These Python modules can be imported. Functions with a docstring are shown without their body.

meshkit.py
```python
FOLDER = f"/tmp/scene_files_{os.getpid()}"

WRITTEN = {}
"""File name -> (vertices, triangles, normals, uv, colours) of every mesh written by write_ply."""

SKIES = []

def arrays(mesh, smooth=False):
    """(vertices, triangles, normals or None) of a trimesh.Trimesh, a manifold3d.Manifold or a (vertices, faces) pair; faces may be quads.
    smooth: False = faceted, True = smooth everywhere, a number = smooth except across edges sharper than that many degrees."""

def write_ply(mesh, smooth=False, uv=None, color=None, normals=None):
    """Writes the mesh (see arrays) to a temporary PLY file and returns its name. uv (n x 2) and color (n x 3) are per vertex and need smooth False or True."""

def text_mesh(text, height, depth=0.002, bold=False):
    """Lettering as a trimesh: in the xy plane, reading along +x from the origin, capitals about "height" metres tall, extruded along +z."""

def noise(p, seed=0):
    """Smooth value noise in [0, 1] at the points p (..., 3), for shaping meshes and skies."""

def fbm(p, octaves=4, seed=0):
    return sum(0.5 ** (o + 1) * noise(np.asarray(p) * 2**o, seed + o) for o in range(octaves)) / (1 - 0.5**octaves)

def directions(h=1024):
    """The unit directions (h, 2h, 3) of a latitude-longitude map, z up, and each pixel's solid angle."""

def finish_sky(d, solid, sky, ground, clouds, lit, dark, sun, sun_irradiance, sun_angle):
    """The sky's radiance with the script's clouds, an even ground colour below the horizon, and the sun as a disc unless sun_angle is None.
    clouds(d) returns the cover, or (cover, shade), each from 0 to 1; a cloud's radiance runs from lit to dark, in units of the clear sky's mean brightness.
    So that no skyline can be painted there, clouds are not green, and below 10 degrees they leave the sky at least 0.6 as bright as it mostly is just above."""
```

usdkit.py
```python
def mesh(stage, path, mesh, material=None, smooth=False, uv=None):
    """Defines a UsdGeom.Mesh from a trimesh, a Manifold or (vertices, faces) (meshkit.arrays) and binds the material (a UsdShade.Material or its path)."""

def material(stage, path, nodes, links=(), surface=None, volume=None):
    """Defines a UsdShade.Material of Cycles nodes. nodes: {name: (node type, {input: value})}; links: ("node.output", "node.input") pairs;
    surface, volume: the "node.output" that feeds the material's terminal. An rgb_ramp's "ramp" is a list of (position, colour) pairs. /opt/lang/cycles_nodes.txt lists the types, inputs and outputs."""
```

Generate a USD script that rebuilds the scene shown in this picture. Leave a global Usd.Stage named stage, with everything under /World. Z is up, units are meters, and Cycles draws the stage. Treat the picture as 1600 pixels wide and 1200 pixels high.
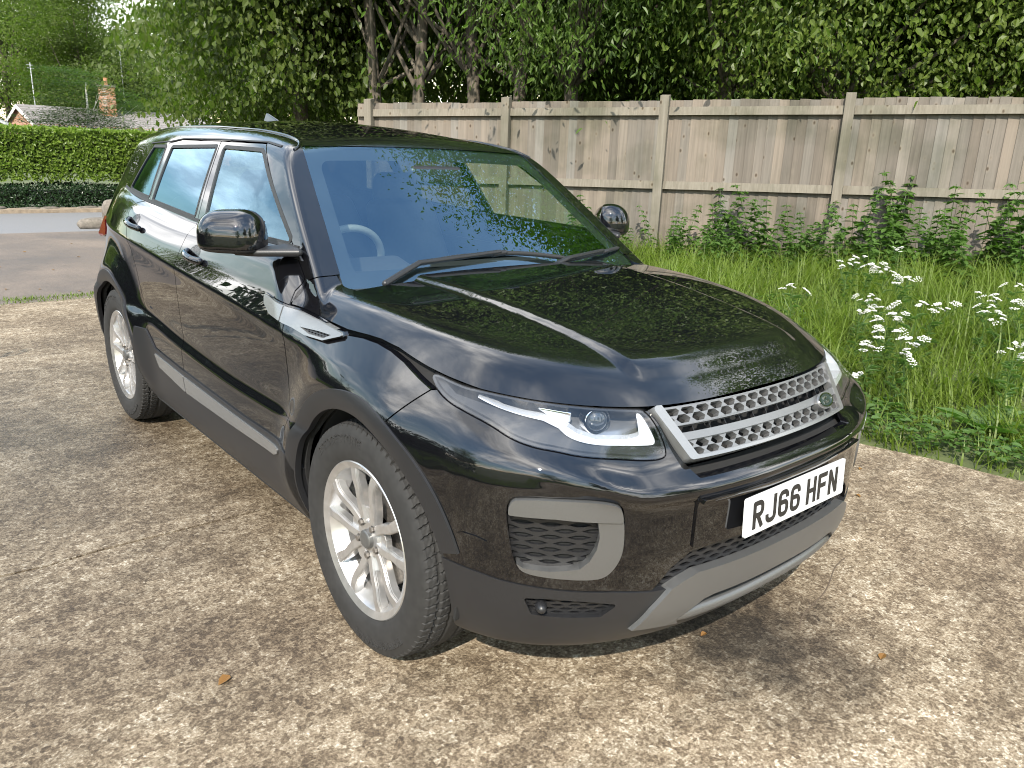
import math, random, re
import numpy as np, trimesh, manifold3d as m3, usdkit, meshkit
from pxr import Usd, UsdGeom, UsdLux, UsdShade, Gf, Sdf, Vt
from scipy.interpolate import PchipInterpolator
from scipy.ndimage import gaussian_filter1d
from shapely.geometry import Polygon, LineString, Point, box as sbox, MultiPolygon
from shapely.ops import unary_union
from shapely import affinity

stage = Usd.Stage.CreateInMemory()
UsdGeom.SetStageUpAxis(stage, UsdGeom.Tokens.z)
UsdGeom.SetStageMetersPerUnit(stage, 1.0)
UsdGeom.Xform.Define(stage, '/World'); UsdGeom.Scope.Define(stage, '/World/Looks')

# ------------------------------------------------------------------ camera, sky, sun, exposure
EXPOSURE = 1.15
SUN_AZ, SUN_EL = math.radians(-50), math.radians(40)
SUN_I, SKY_I = 1.0, 0.15
CAM = np.array([1.9137, -1.9703, 1.5016]); YAW, PIT, ROL, FPX = math.radians(139.525), math.radians(-16.2704), math.radians(2.1453), 1225.59
fw = np.array([math.cos(PIT)*math.cos(YAW), math.cos(PIT)*math.sin(YAW), math.sin(PIT)])
rt = np.cross(fw, [0, 0, 1]); rt /= np.linalg.norm(rt); up = np.cross(rt, fw)
rt, up = math.cos(ROL)*rt + math.sin(ROL)*up, -math.sin(ROL)*rt + math.cos(ROL)*up
cam = UsdGeom.Camera.Define(stage, '/World/camera')
M = np.eye(4); M[0, :3], M[1, :3], M[2, :3], M[3, :3] = rt, up, -fw, CAM
cam.AddTransformOp().Set(Gf.Matrix4d(M.tolist()))
cam.CreateHorizontalApertureAttr(36.0); cam.CreateVerticalApertureAttr(27.0)
cam.CreateFocalLengthAttr(36.0*FPX/1600); cam.CreateClippingRangeAttr(Gf.Vec2f(0.05, 2000))
cam.CreateExposureAttr(EXPOSURE)
sd = np.array([math.cos(SUN_EL)*math.cos(SUN_AZ), math.cos(SUN_EL)*math.sin(SUN_AZ), math.sin(SUN_EL)])
sky = UsdLux.DomeLight.Define(stage, '/World/sky'); sky.CreateIntensityAttr(1.0)
usdkit.material(stage, '/World/Looks/sky_light', {
    'tc': ('texture_coordinate', {}),
    'sx': ('separate_xyz', {}),
    'zc': ('math', {'math_type': 'maximum', 'value2': 0.0}),
    'za': ('math', {'math_type': 'add', 'value2': 0.30}),
    'dx': ('math', {'math_type': 'divide'}), 'dy': ('math', {'math_type': 'divide'}),
    'cv': ('combine_xyz', {'z': 3.7}),
    'n1': ('noise_texture', {'scale': 1.35, 'detail': 9.0, 'roughness': 0.55, 'distortion': 0.35}),
    'rc': ('rgb_ramp', {'ramp': [(0, (0, 0, 0)), (.30, (.03, .03, .03)), (.45, (.14, .14, .14)), (.52, (.36, .36, .36)), (.61, (1, 1, 1)), (1, (1, 1, 1))]}),
    'n2': ('noise_texture', {'scale': 3.2, 'detail': 6.0, 'roughness': 0.55}),
    'rs': ('rgb_ramp', {'ramp': [(0, (4., 4.2, 4.6)), (.36, (6., 6.2, 6.6)), (.62, (19., 18.6, 18.)), (1, (24., 23.5, 22.6))]}),
    'sk': ('sky_texture', {'sky_type': 'single_scattering', 'sun_disc': False, 'ozone_density': 8.0, 'aerosol_density': .1, 'air_density': 2.4, 'sun_elevation': SUN_EL, 'sun_rotation': math.atan2(sd[0], sd[1])}),
    'mx': ('mix', {'mix_type': 'mix'}),
    'bg': ('background_shader', {'strength': SKY_I})},
    [('tc.generated', 'sx.vector'), ('sx.z', 'zc.value1'), ('zc.value', 'za.value1'), ('sx.x', 'dx.value1'), ('za.value', 'dx.value2'), ('sx.y', 'dy.value1'), ('za.value', 'dy.value2'),
     ('dx.value', 'cv.x'), ('dy.value', 'cv.y'), ('cv.vector', 'n1.vector'), ('cv.vector', 'n2.vector'), ('n1.fac', 'rc.fac'), ('n2.fac', 'rs.fac'),
     ('rc.color', 'mx.fac'), ('sk.color', 'mx.color1'), ('rs.color', 'mx.color2'), ('mx.color', 'bg.color')], surface='bg.background')
UsdShade.MaterialBindingAPI.Apply(sky.GetPrim()).Bind(UsdShade.Material.Get(stage, '/World/Looks/sky_light'))
sky.GetPrim().SetCustomDataByKey('kind', 'structure')
sun = UsdLux.DistantLight.Define(stage, '/World/sun')
sun.CreateIntensityAttr(SUN_I); sun.CreateAngleAttr(0.6); sun.CreateNormalizeAttr(True); sun.CreateColorAttr(Gf.Vec3f(1.0, 0.93, 0.82))
zx = sd; xx = np.cross([0, 0, 1], zx); xx /= np.linalg.norm(xx); yx = np.cross(zx, xx)
Ms = np.eye(4); Ms[0, :3], Ms[1, :3], Ms[2, :3] = xx, yx, zx
sun.AddTransformOp().Set(Gf.Matrix4d(Ms.tolist()))

# ------------------------------------------------------------------ helpers
used = {}
def numbered(path):
    k = used.get(path, 0); used[path] = k + 1
    return path if k == 0 else f'{path}_{k:03d}'
def ppath(parent): return '/World' if parent is None else str(parent.GetPath())
def tag(p, label=None, cat=None, group=None, kind=None):
    for k, v in (('label', label), ('category', cat), ('group', group), ('kind', kind)):
        if v: p.SetCustomDataByKey(k, v)
    return p
def thing(name, loc=(0, 0, 0), rz=0, sc=None, parent=None, **kw):
    x = UsdGeom.Xform.Define(stage, numbered(ppath(parent) + '/' + name))
    x.AddTranslateOp().Set(Gf.Vec3d(*map(float, loc))); x.AddRotateZOp().Set(float(rz))
    if sc is not None: x.AddScaleOp().Set(Gf.Vec3f(*map(float, np.broadcast_to(sc, 3))))
    return tag(x.GetPrim(), **kw)
def put(name, V, F, mat, parent=None, N=None, **kw):
    V = np.asarray(V, np.float32); F = np.asarray(F, np.int32)
    if F.shape[1] == 4: F = np.vstack([F[:, [0, 1, 2]], F[:, [0, 2, 3]]])
    m = UsdGeom.Mesh.Define(stage, numbered(ppath(parent) + '/' + name))
    m.CreatePointsAttr(Vt.Vec3fArray.FromNumpy(np.ascontiguousarray(V)))
    m.CreateFaceVertexCountsAttr(Vt.IntArray.FromNumpy(np.full(len(F), 3, np.int32)))
    m.CreateFaceVertexIndicesAttr(Vt.IntArray.FromNumpy(np.ascontiguousarray(F.ravel())))
    m.CreateSubdivisionSchemeAttr('none')
    if N is not None:
        m.CreateNormalsAttr(Vt.Vec3fArray.FromNumpy(np.ascontiguousarray(np.asarray(N, np.float32)))); m.SetNormalsInterpolation('vertex')
    UsdShade.MaterialBindingAPI.Apply(m.GetPrim()).Bind(mat)
    return tag(m.GetPrim(), **kw)
def obj(name, mesh, mat, parent=None, smooth=30, **kw):
    v, f, n = meshkit.arrays(mesh, smooth)
    return put(name, v, f, mat, parent, n, **kw)
def copy_of(src, loc, rz=0, sc=None, **kw):
    r = thing(re.sub(r'_\d{3}$', '', src.GetName()), loc, rz, sc, **kw)
    r.GetReferences().AddInternalReference(src.GetPath()); r.SetInstanceable(True)
    return r
def cat_(ms): return trimesh.util.concatenate(ms)
def boxm(lo, hi):
    lo, hi = np.minimum(lo, hi), np.maximum(lo, hi)
    b = trimesh.creation.box(np.array(hi)-np.array(lo)); b.apply_translation((np.array(lo)+np.array(hi))/2); return b
def tube(pts, rad, sides=8, caps=True):
    p = np.asarray(pts, float); n = len(p); rad = np.broadcast_to(rad, (n,))
    t = np.gradient(p, axis=0); t /= np.linalg.norm(t, axis=1, keepdims=True)+1e-12
    ref = np.where(np.abs(t[:, 2:]) < .9, [0, 0, 1.], [1., 0, 0]) if n > 1 else None
    a = np.cross(t, ref); a /= np.linalg.norm(a, axis=1, keepdims=True)+1e-12
    for i in range(1, n):
        if (a[i]*a[i-1]).sum() < 0: a[i] = -a[i]
        a[i] = a[i-1]-(a[i-1]@t[i])*t[i]; a[i] /= np.linalg.norm(a[i])+1e-12
    b = np.cross(t, a); an = np.arange(sides)*2*np.pi/sides
    v = (p[:, None]+rad[:, None, None]*(np.cos(an)[None, :, None]*a[:, None]+np.sin(an)[None, :, None]*b[:, None])).reshape(-1, 3)
    i, j = np.meshgrid(np.arange(n-1), np.arange(sides), indexing='ij')
    q = np.stack([i*sides+j, i*sides+(j+1) % sides, (i+1)*sides+(j+1) % sides, (i+1)*sides+j], -1).reshape(-1, 4)
    f = np.vstack([q[:, [0, 1, 2]], q[:, [0, 2, 3]]])
    if caps:
        v = np.vstack([v, p[0], p[-1]]); k = np.arange(sides); c0, c1 = len(v)-2, len(v)-1; e = (n-1)*sides
        f = np.vstack([f, np.stack([np.full(sides, c0), (k+1) % sides, k], 1), np.stack([np.full(sides, c1), e+k, e+(k+1) % sides], 1)])
    return trimesh.Trimesh(v, f, process=False)
def hull(spheres, n=16):
    return m3.Manifold.batch_hull([m3.Manifold.sphere(r, n).translate(tuple(map(float, c))) for c, r in spheres])
def lathe(prof, n=64, axis='y'):
    """profile of (radius, along) turned about the axis; closed ends not needed"""
    prof = np.asarray(prof, float); a = np.arange(n)*2*np.pi/n
    r, h = prof[:, 0], prof[:, 1]
    V = np.stack([r[:, None]*np.cos(a), np.broadcast_to(h[:, None], (len(r), n)), r[:, None]*np.sin(a)], -1).reshape(-1, 3)
    i, j = np.meshgrid(np.arange(len(r)-1), np.arange(n), indexing='ij')
    q = np.stack([i*n+j, (i+1)*n+j, (i+1)*n+(j+1) % n, i*n+(j+1) % n], -1).reshape(-1, 4)
    return trimesh.Trimesh(V, np.vstack([q[:, [0, 1, 2]], q[:, [0, 2, 3]]]), process=False)
def extr(poly, d):
    """shapely polygon(s) -> Manifold from z 0 to d"""
    polys = [poly] if isinstance(poly, Polygon) else list(getattr(poly, 'geoms', []))
    rings = []
    for p in polys:
        if p.is_empty or not isinstance(p, Polygon): continue
        p = p.buffer(0)
        for g in ([p] if isinstance(p, Polygon) else p.geoms):
            rings.append(np.array(g.exterior.coords)[:-1]); rings += [np.array(h.coords)[:-1] for h in g.interiors]
    return m3.Manifold.extrude(m3.CrossSection(rings, m3.FillRule.EvenOdd), d)
rng = np.random.default_rng(11)

# ------------------------------------------------------------------ materials
def mat(name, nodes, links, surface): return usdkit.material(stage, '/World/Looks/'+name, nodes, links, surface=surface)
def plain(name, color, rough=.5, metallic=0., **kw):
    return mat(name, {'p': ('principled_bsdf', {'base_color': color, 'roughness': rough, 'metallic': metallic, **kw})}, [], 'p.BSDF')
def grainy(name, color, rough, amount=.25, scale=60., bump=.0, metallic=0.):
    lo, hi = [c*(1-amount) for c in color], [c*(1+amount) for c in color]
    return mat(name, {'g': ('geometry', {}), 'n': ('noise_texture', {'scale': scale, 'detail': 5.0, 'roughness': .6}), 'r': ('rgb_ramp', {'ramp': [(.3, lo), (.7, hi)]}),
                      'b': ('bump', {'strength': bump, 'distance': .002}), 'p': ('principled_bsdf', {'roughness': rough, 'metallic': metallic})},
               [('g.position', 'n.vector'), ('n.fac', 'r.fac'), ('r.color', 'p.base_color'), ('n.fac', 'b.height'), ('b.normal', 'p.normal')], 'p.BSDF')
PAINT = mat('black_paint', {'g': ('geometry', {}), 'n': ('noise_texture', {'scale': 5., 'detail': 6., 'roughness': .65}), 'r': ('map_range', {'from_min': .35, 'from_max': .75, 'to_min': .008, 'to_max': .035}),
                            'n2': ('noise_texture', {'scale': 14., 'detail': 1.}), 'bp': ('bump', {'strength': .0, 'distance': .003}),
                            'p': ('principled_bsdf', {'base_color': (.0018, .0018, .0022), 'ior': 1.52, 'coat_weight': .5, 'coat_roughness': .004, 'coat_ior': 1.55})},
            [('g.position', 'n.vector'), ('n.fac', 'r.value'), ('r.result', 'p.roughness'), ('g.position', 'n2.vector'), ('n2.fac', 'bp.height'), ('bp.normal', 'p.normal')], 'p.BSDF')
PLASTIC = grainy('black_plastic', (.011, .011, .012), .42, .15, 300., .15)
RUBBER = grainy('tyre_rubber', (.014, .0135, .013), .75, .3, 35., .1)
SEAL = plain('rubber_seal', (.012, .012, .012), .6)
DARK = plain('dark_void', (.006, .006, .006), .9)
SATIN = grainy('satin_silver_paint', (.15, .15, .148), .38, .05, 400., .05, .7)
BRIGHT = grainy('bright_silver_paint', (.27, .27, .267), .30, .05, 400., .03, .75)
GRILLE = grainy('grille_grey', (.20, .20, .20), .38, .05, 400., .03, .7)
ALLOY = mat('alloy_silver', {'g': ('geometry', {}), 'n': ('noise_texture', {'scale': 22., 'detail': 6.}), 'r': ('rgb_ramp', {'ramp': [(.35, (.42, .41, .40)), (.7, (.54, .53, .52))]}),
                             'p': ('principled_bsdf', {'metallic': .8, 'roughness': .27, 'coat_weight': .4, 'coat_roughness': .06})},
            [('g.position', 'n.vector'), ('n.fac', 'r.fac'), ('r.color', 'p.base_color')], 'p.BSDF')
CHROME = plain('bright_chrome', (.78, .78, .78), .08, 1.0)
STEEL = grainy('brake_steel', (.22, .2, .18), .45, .4, 90., .1, .8)
WHITEP = plain('white_plastic', (.78, .78, .78), .25)
PLATEW = plain('plate_white', (.50, .51, .52), .3)
PLATEB = plain('plate_black', (.008, .008, .008), .4)
LAMPW = plain('lamp_light_guide', (.40, .42, .45), .15, coat_weight=1.)
BADGEG = plain('badge_green', (.004, .014, .009), .45)
INTER = grainy('interior_grey', (.03, .03, .033), .6, .2, 60., .1)
INTERL = plain('interior_light_grey', (.16, .165, .165), .6)
def glass(name, tint, ior, rough=0., coat=(.52, .79, 1.)):
    r0 = ((ior-1)/(ior+1))**2           # reflectance by angle, the same from both sides of the thin pane
    return mat(name, {'f': ('layer_weight', {'blend': .5}), 'pw': ('math', {'math_type': 'power', 'value2': 5.}), 'ma': ('math', {'math_type': 'multiply_add', 'value2': 1-r0, 'value3': r0}),
                      't': ('transparent_bsdf', {'color': tint}), 'g': ('glossy_bsdf', {'color': coat, 'roughness': rough}), 'm': ('mix_closure', {})},
               [('f.facing', 'pw.value1'), ('pw.value', 'ma.value1'), ('ma.value', 'm.fac'), ('t.BSDF', 'm.closure1'), ('g.BSDF', 'm.closure2')], 'm.closure')
GLASS = glass('windscreen_glass', (.84, .93, .87), 2.7)
TINT = glass('tinted_glass', (.24, .27, .26), 2.7)
FRONTG = glass('door_glass', (.80, .88, .84), 2.5)
LENS = glass('lamp_lens', (.97, .97, .97), 1.75, 0., (1, 1, 1))
LAMPG = plain('lamp_interior', (.30, .31, .32), .28, .8)
# ================================================================== THE CAR (x forward, y to its left, wheels on z = 0)
def tab(xs, ys, sig, step=.002):
    """smooth one-dimensional profile"""
    xs=np.asarray(xs,float); t=np.arange(xs[0]-.3,xs[-1]+.3,step)
    p=PchipInterpolator(xs,ys); v=p(np.clip(t,xs[0],xs[-1]))
    d0=(ys[1]-ys[0])/(xs[1]-xs[0]); d1=(ys[-1]-ys[-2])/(xs[-1]-xs[-2])
    v=v+np.minimum(t-xs[0],0)*d0+np.maximum(t-xs[-1],0)*d1
    v=gaussian_filter1d(v,sig/step,mode='nearest')
    return lambda q: np.interp(q,t,v)
def smax(a,b,k):
    h=np.clip(.5+.5*(a-b)/k,0,1); return b+(a-b)*h+k*h*(1-h)
def smin(a,b,k): return -smax(-a,-b,k)
def sstep(t): t=np.clip(t,0,1); return t*t*(3-2*t)
WB=2.66; TR=.369
SEC=tab([.18,.22,.27,.33,.42,.52,.595,.625,.655,.72,.85,.915,.935,.95,.98,1.02,1.08,1.13,1.17,1.23,1.4],
        [.80,.84,.865,.882,.895,.903,.905,.901,.8890,.8948,.9026,.9047,.908,.903,.892,.877,.850,.828,.805,.772,.69],.006)
SEC2=tab([.18,.27,.42,.55,.70,.85,.935,1.02,1.13,1.4],[.80,.865,.895,.906,.910,.905,.898,.875,.828,.69],.02)
CREASE=tab([-3.5,-2.5,-1.6,-.88,-.5,0,.6],[1.10,1.054,.992,.945,.915,.90,.90],.05)
LOWC=tab([-3.4,-2.1,-1.65,-.92,-.5,.5],[.72,.685,.645,.612,.615,.63],.05)
BELTZ=tab([-3.5,-2.75,-2.35,-1.7,-.67,0],[1.275,1.247,1.218,1.182,1.178,1.12],.05)
XT=tab([.18,.24,.30,.36,.45,.55,.64,.664,.684,.706,.728,.748,.88,.93,1.1],
       [.70,.77,.815,.838,.848,.853,.853,.855,.868,.866,.832,.798,.712,.672,.54],.006)
HZ=tab([-1.2,-.8,-.45,-.2,0,.2,.4,.6,.9],[1.12,1.105,1.082,1.072,1.056,1.032,1.000,.958,.88],.03)
BELT=tab([-3.6,-2.7,-1.7,-.75,-.5,-.3],[1.27,1.235,1.17,1.155,1.11,1.07],.05)
RF=tab([-3.6,-3.35,-3.1,-2.8,-2.4,-2.0,-1.6,-1.3,-1.06,-.8],[1.515,1.56,1.597,1.622,1.634,1.633,1.614,1.582,1.545,1.49],.05)
def lower(x,y,z):
    ay=np.abs(y)
    zl,zc,zb=LOWC(x),CREASE(x),BELTZ(x)
    zn=np.where(z<zl,.2+(z-.2)*.435/(zl-.2),np.where(z<zc,.635+(z-zl)*.31/(zc-zl),np.where(z<zb,.945+(z-zc)*.225/(zb-zc),1.17+z-zb)))
    s=SEC(zn); fr=sstep((x+.25)/.5); s=s*(1-fr)+SEC2(z)*fr
    for xc,amp in ((0,.040),(-WB,.042)):
        r=np.hypot(x-xc,z-TR)
        s=s+amp*np.exp(-((r-.46)/.105)**2)*sstep((z-.2)/.25)*(1-.9*sstep((x-.10)/.30))
    # plan: slight tuck towards both ends of the upper body
    s=s-.035*sstep((x+.6)/1.0)*sstep((z-.85)/.2)-.075*sstep((-2.25-x)/1.1)*sstep((z-.7)/.4)-.03*sstep((-2.7-x)/.6)
    zs=z-.085*sstep((ay-.52)/.32)*sstep((z-.5)/.2)*(1-sstep((z-.9)/.1))
    xt=XT(zs)
    n=2.5; xc=.20
    gx=np.maximum(x-xc,0)/np.maximum(xt-xc,.05)
    xr=-2.80; gr=np.maximum(xr-x,0)/(.68-.10*sstep((z-.75)/.5)-.05*sstep((.5-z)/.3))
    gy=ay/s
    g=np.where(x>-1.5,(gy**n+gx**n)**(1/n),(gy**3.2+gr**3.2)**(1/3.2))
    f=(g-1)*.85
    yb=.372+.068*sstep((.56-x)/1.)
    gc=((ay/.775)**3.5+(np.maximum(x+.6,0)/1.2)**3.5)**(1/3.5)
    d=(gc-1)*.95
    top=HZ(x)-.022*(ay/.76)**2-.68*.025*np.logaddexp(0,d/.025)
    top=top+.015*(1-sstep((ay-yb)/.05))*(1-sstep((d+.03)/.06))
    wt=sstep((-.45-x)/.3)
    top=top*(1-wt)+BELT(x)*wt
    f=smax(f,(z-top)*.97,.018+.05*sstep((ay-.5)/.25))
    f=smax(f,.225-z,.03)
    return f
def green(x,y,z):
    ay=np.abs(y)
    t=(z-1.17)/.32
    G=.793-.155*t-.022*(t*t-t)*1.0
    G=G-.035*sstep((x+1.15)/.75)-.085*sstep((-2.35-x)/1.1)**1.2
    roof=RF(x)-(.035+.035*sstep((-1.1-x)/.8))*(ay/.6)**2
    f=ay-G
    f=smax(f,(z-roof)*.95,.055)
    wsx=-.40+(1.05-z)*(.66/.48)-.055*ay**2
    f=smax(f,(x-wsx)*.588,.022)
    rwx=-3.40+(z-1.15)*.42+.12*ay**2
    f=smax(f,(rwx-x)*.9,.05)
    f=smax(f,.95-z,.01)
    return f
def body(x,y,z):
    return smin(lower(x,y,z),green(x,y,z),.012)
def surface_nets(fn,lo,hi,h,sym=True):
    nx,ny,nz=[int(np.ceil((b-a)/h))+1 for a,b in zip(lo,hi)]
    ny+=ny%2==0
    xs=lo[0]+h*np.arange(nx); zs=lo[2]+h*np.arange(nz); ys=h*(np.arange(ny)-(ny//2))
    half=ys[ny//2:]
    v=fn(xs[:,None,None],half[None,:,None],zs[None,None,:])
    v=np.concatenate([v[:,:0:-1],v],1)
    v=np.where(np.abs(v)<1e-9,1e-9,v)
    ins=v<0
    cnt=np.zeros((nx-1,ny-1,nz-1),np.uint8)
    for a in(0,1):
        for b in(0,1):
            for c in(0,1): cnt+=ins[a:nx-1+a,b:ny-1+b,c:nz-1+c]
    act=(cnt>0)&(cnt<8)
    idx=-np.ones(act.shape,np.int64); I=np.argwhere(act); idx[act]=np.arange(len(I))
    acc=np.zeros((len(I),3)); num=np.zeros(len(I))
    corners=[(a,b,c) for a in(0,1) for b in(0,1) for c in(0,1)]
    for p in corners:
        for ax in range(3):
            if p[ax]: continue
            q=list(p); q[ax]=1
            va=v[tuple((I+p).T)]; vb=v[tuple((I+q).T)]
            m=(va<0)!=(vb<0)
            t=np.where(m,va/np.where(m,va-vb,1),0)
            pt=np.tile(np.array(p,float),(len(I),1)); pt[:,ax]=t
            acc+=pt*m[:,None]; num+=m
    V=np.stack([xs[0],ys[0],zs[0]])+h*(I+acc/num[:,None])
    F=[]
    for ax in range(3):
        b,c=[k for k in range(3) if k!=ax]
        sl=[slice(None)]*3; sl2=[slice(None)]*3
        sl[ax]=slice(0,-1); sl2[ax]=slice(1,None)
        A=ins[tuple(sl)]; B=ins[tuple(sl2)]
        E=np.argwhere(A!=B)
        ok=(E[:,b]>0)&(E[:,c]>0)&(E[:,b]<v.shape[b]-1)&(E[:,c]<v.shape[c]-1)
        E=E[ok]; inA=A[tuple(E.T)]
        def cell(db,dc):
            q=E.copy(); q[:,b]+=db; q[:,c]+=dc; return idx[tuple(q.T)]
        q=np.stack([cell(-1,-1),cell(0,-1),cell(0,0),cell(-1,0)],1)
        flip=inA if ax!=1 else ~inA
        q[~flip]=q[~flip][:,::-1]
        F.append(q)
    return V,np.vstack(F)
def grad(fn,P,e=.0012):
    g=np.stack([fn(P[:,0]+e*(k==0),P[:,1]+e*(k==1),P[:,2]+e*(k==2))-fn(P[:,0]-e*(k==0),P[:,1]-e*(k==1),P[:,2]-e*(k==2)) for k in range(3)],1)/(2*e)
    return g
def isomesh(fn,lo,hi,h,steps=4):
    V,Q=surface_nets(fn,lo,hi,h)
    for _ in range(steps):
        g=grad(fn,V); d=fn(*V.T)
        V=V-g*(np.clip(d,-h,h)/np.maximum((g*g).sum(1),.05))[:,None]
    g=grad(fn,V,.004); N=g/np.maximum(np.linalg.norm(g,axis=1,keepdims=True),1e-9)
    d1=((V[Q[:,0]]-V[Q[:,2]])**2).sum(1); d2=((V[Q[:,1]]-V[Q[:,3]])**2).sum(1)
    s=(d1<=d2)[:,None]
    T=np.vstack([np.where(s,Q[:,[0,1,2]],Q[:,[0,1,3]]),np.where(s,Q[:,[0,2,3]],Q[:,[1,2,3]])])
    return V,T,N
LO=(-3.7,-1.1,.1); HI=(1.05,1.1,1.75)

LO, HI = (-3.7, -1.1, .1), (1.05, 1.1, 1.75)
BV, BT, BN = isomesh(body, LO, HI, .0135)
CV, CT, CN = isomesh(body, LO, HI, .03)      # coarse twin for faces nobody sees
GV, GT, GN = isomesh(green, (-3.7, -1., .85), (-.1, 1., 1.75), .024)
def mf(V, T, N=None):
    vp = np.hstack([V, N]) if N is not None else V
    return m3.Manifold(m3.Mesh(vert_properties=np.ascontiguousarray(vp, np.float32), tri_verts=np.ascontiguousarray(T, np.uint32)))
OUT = mf(BV, BT, BN)
_lv = {}
STEPS = np.array([-.072, -.062, -.05, -.034, -.022, -.014, -.009, -.004, 0., .003, .0065, .012, .016])
def level(d):
    """the body pushed outwards by d (inwards when negative), to the nearest of a few steps"""
    k = float(STEPS[np.argmin(np.abs(STEPS-d))])
    if k == 0: return OUT
    if k not in _lv: _lv[k] = mf(BV+BN*k, BT, BN)
    return _lv[k]
def glevel(d):
    k = ('g', round(d, 4))
    if k not in _lv: _lv[k] = mf(GV+GN*d, GT, GN)
    return _lv[k]
def _region(fn, d, bb):
    """a level surface cut down to one of a few regions that holds the box bb"""
    x0, y0, z0, x1, y1, z1 = bb
    key = []
    if x0 > .15: key.append(((1, 0, 0), .14))
    elif x0 > -1.0: key.append(((1, 0, 0), -1.05))
    if x1 < -2.0: key.append(((-1, 0, 0), 1.95))
    if y0 > .05: key.append(((0, 1, 0), .04))
    if y1 < -.05: key.append(((0, -1, 0), .04))
    if z1 < .6: key.append(((0, 0, -1), -.61))
    if z0 > .9: key.append(((0, 0, 1), .89))
    if fn is level: d = float(STEPS[np.argmin(np.abs(STEPS-d))])
    k = (fn.__name__, round(d, 4), tuple(key))
    if k not in _lv:
        m = fn(d)
        for nrm, off in key: m = m.trim_by_plane(nrm, off)
        _lv[k] = m
    return _lv[k]
def cut(d1, pr, d0, fn=None):
    """the part of the skin between the offsets d0 and d1 that lies in the prism"""
    fn = fn or level; bb = pr.bounding_box()
    return (_region(fn, d1, bb) ^ pr)-_region(fn, d0, bb)
def gcut(d1, pr, d0): return cut(d1, pr, d0, glevel)
def prism_y(poly, y0=-1.3, y1=1.3):
    """polygon in (x, z) swept along y"""
    m = extr(poly, y1-y0)              # (x, z, 0..)
    return m.transform(np.array([[1, 0, 0, 0], [0, 0, 1, y0], [0, 1, 0, 0]], float)) if False else m.rotate((90, 0, 0)).translate((0, y1, 0))
def prism_x(poly, x0, x1):
    """polygon in (y, z) swept along x"""
    m = extr(poly, x1-x0)
    return m.transform(np.array([[0, 0, 1, x0], [1, 0, 0, 0], [0, 1, 0, 0]], float))
def prism_d(poly, deg, d0, d1, mirror=False):
    """polygon in (u, z), u across the horizontal direction deg, swept along that direction from d0 to d1"""
    a = math.radians(deg); d = (math.cos(a), math.sin(a)); u = (-d[1], d[0])
    m = extr(poly, d1-d0).transform(np.array([[u[0], 0, d[0], d[0]*d0], [u[1], 0, d[1], d[1]*d0], [0, 1, 0, 0]], float))
    return m.mirror((0, 1, 0)) if mirror else m
def uz(pts, deg):
    a = math.radians(deg); return [(-math.sin(a)*x+math.cos(a)*y, z) for x, y, z in pts]
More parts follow.
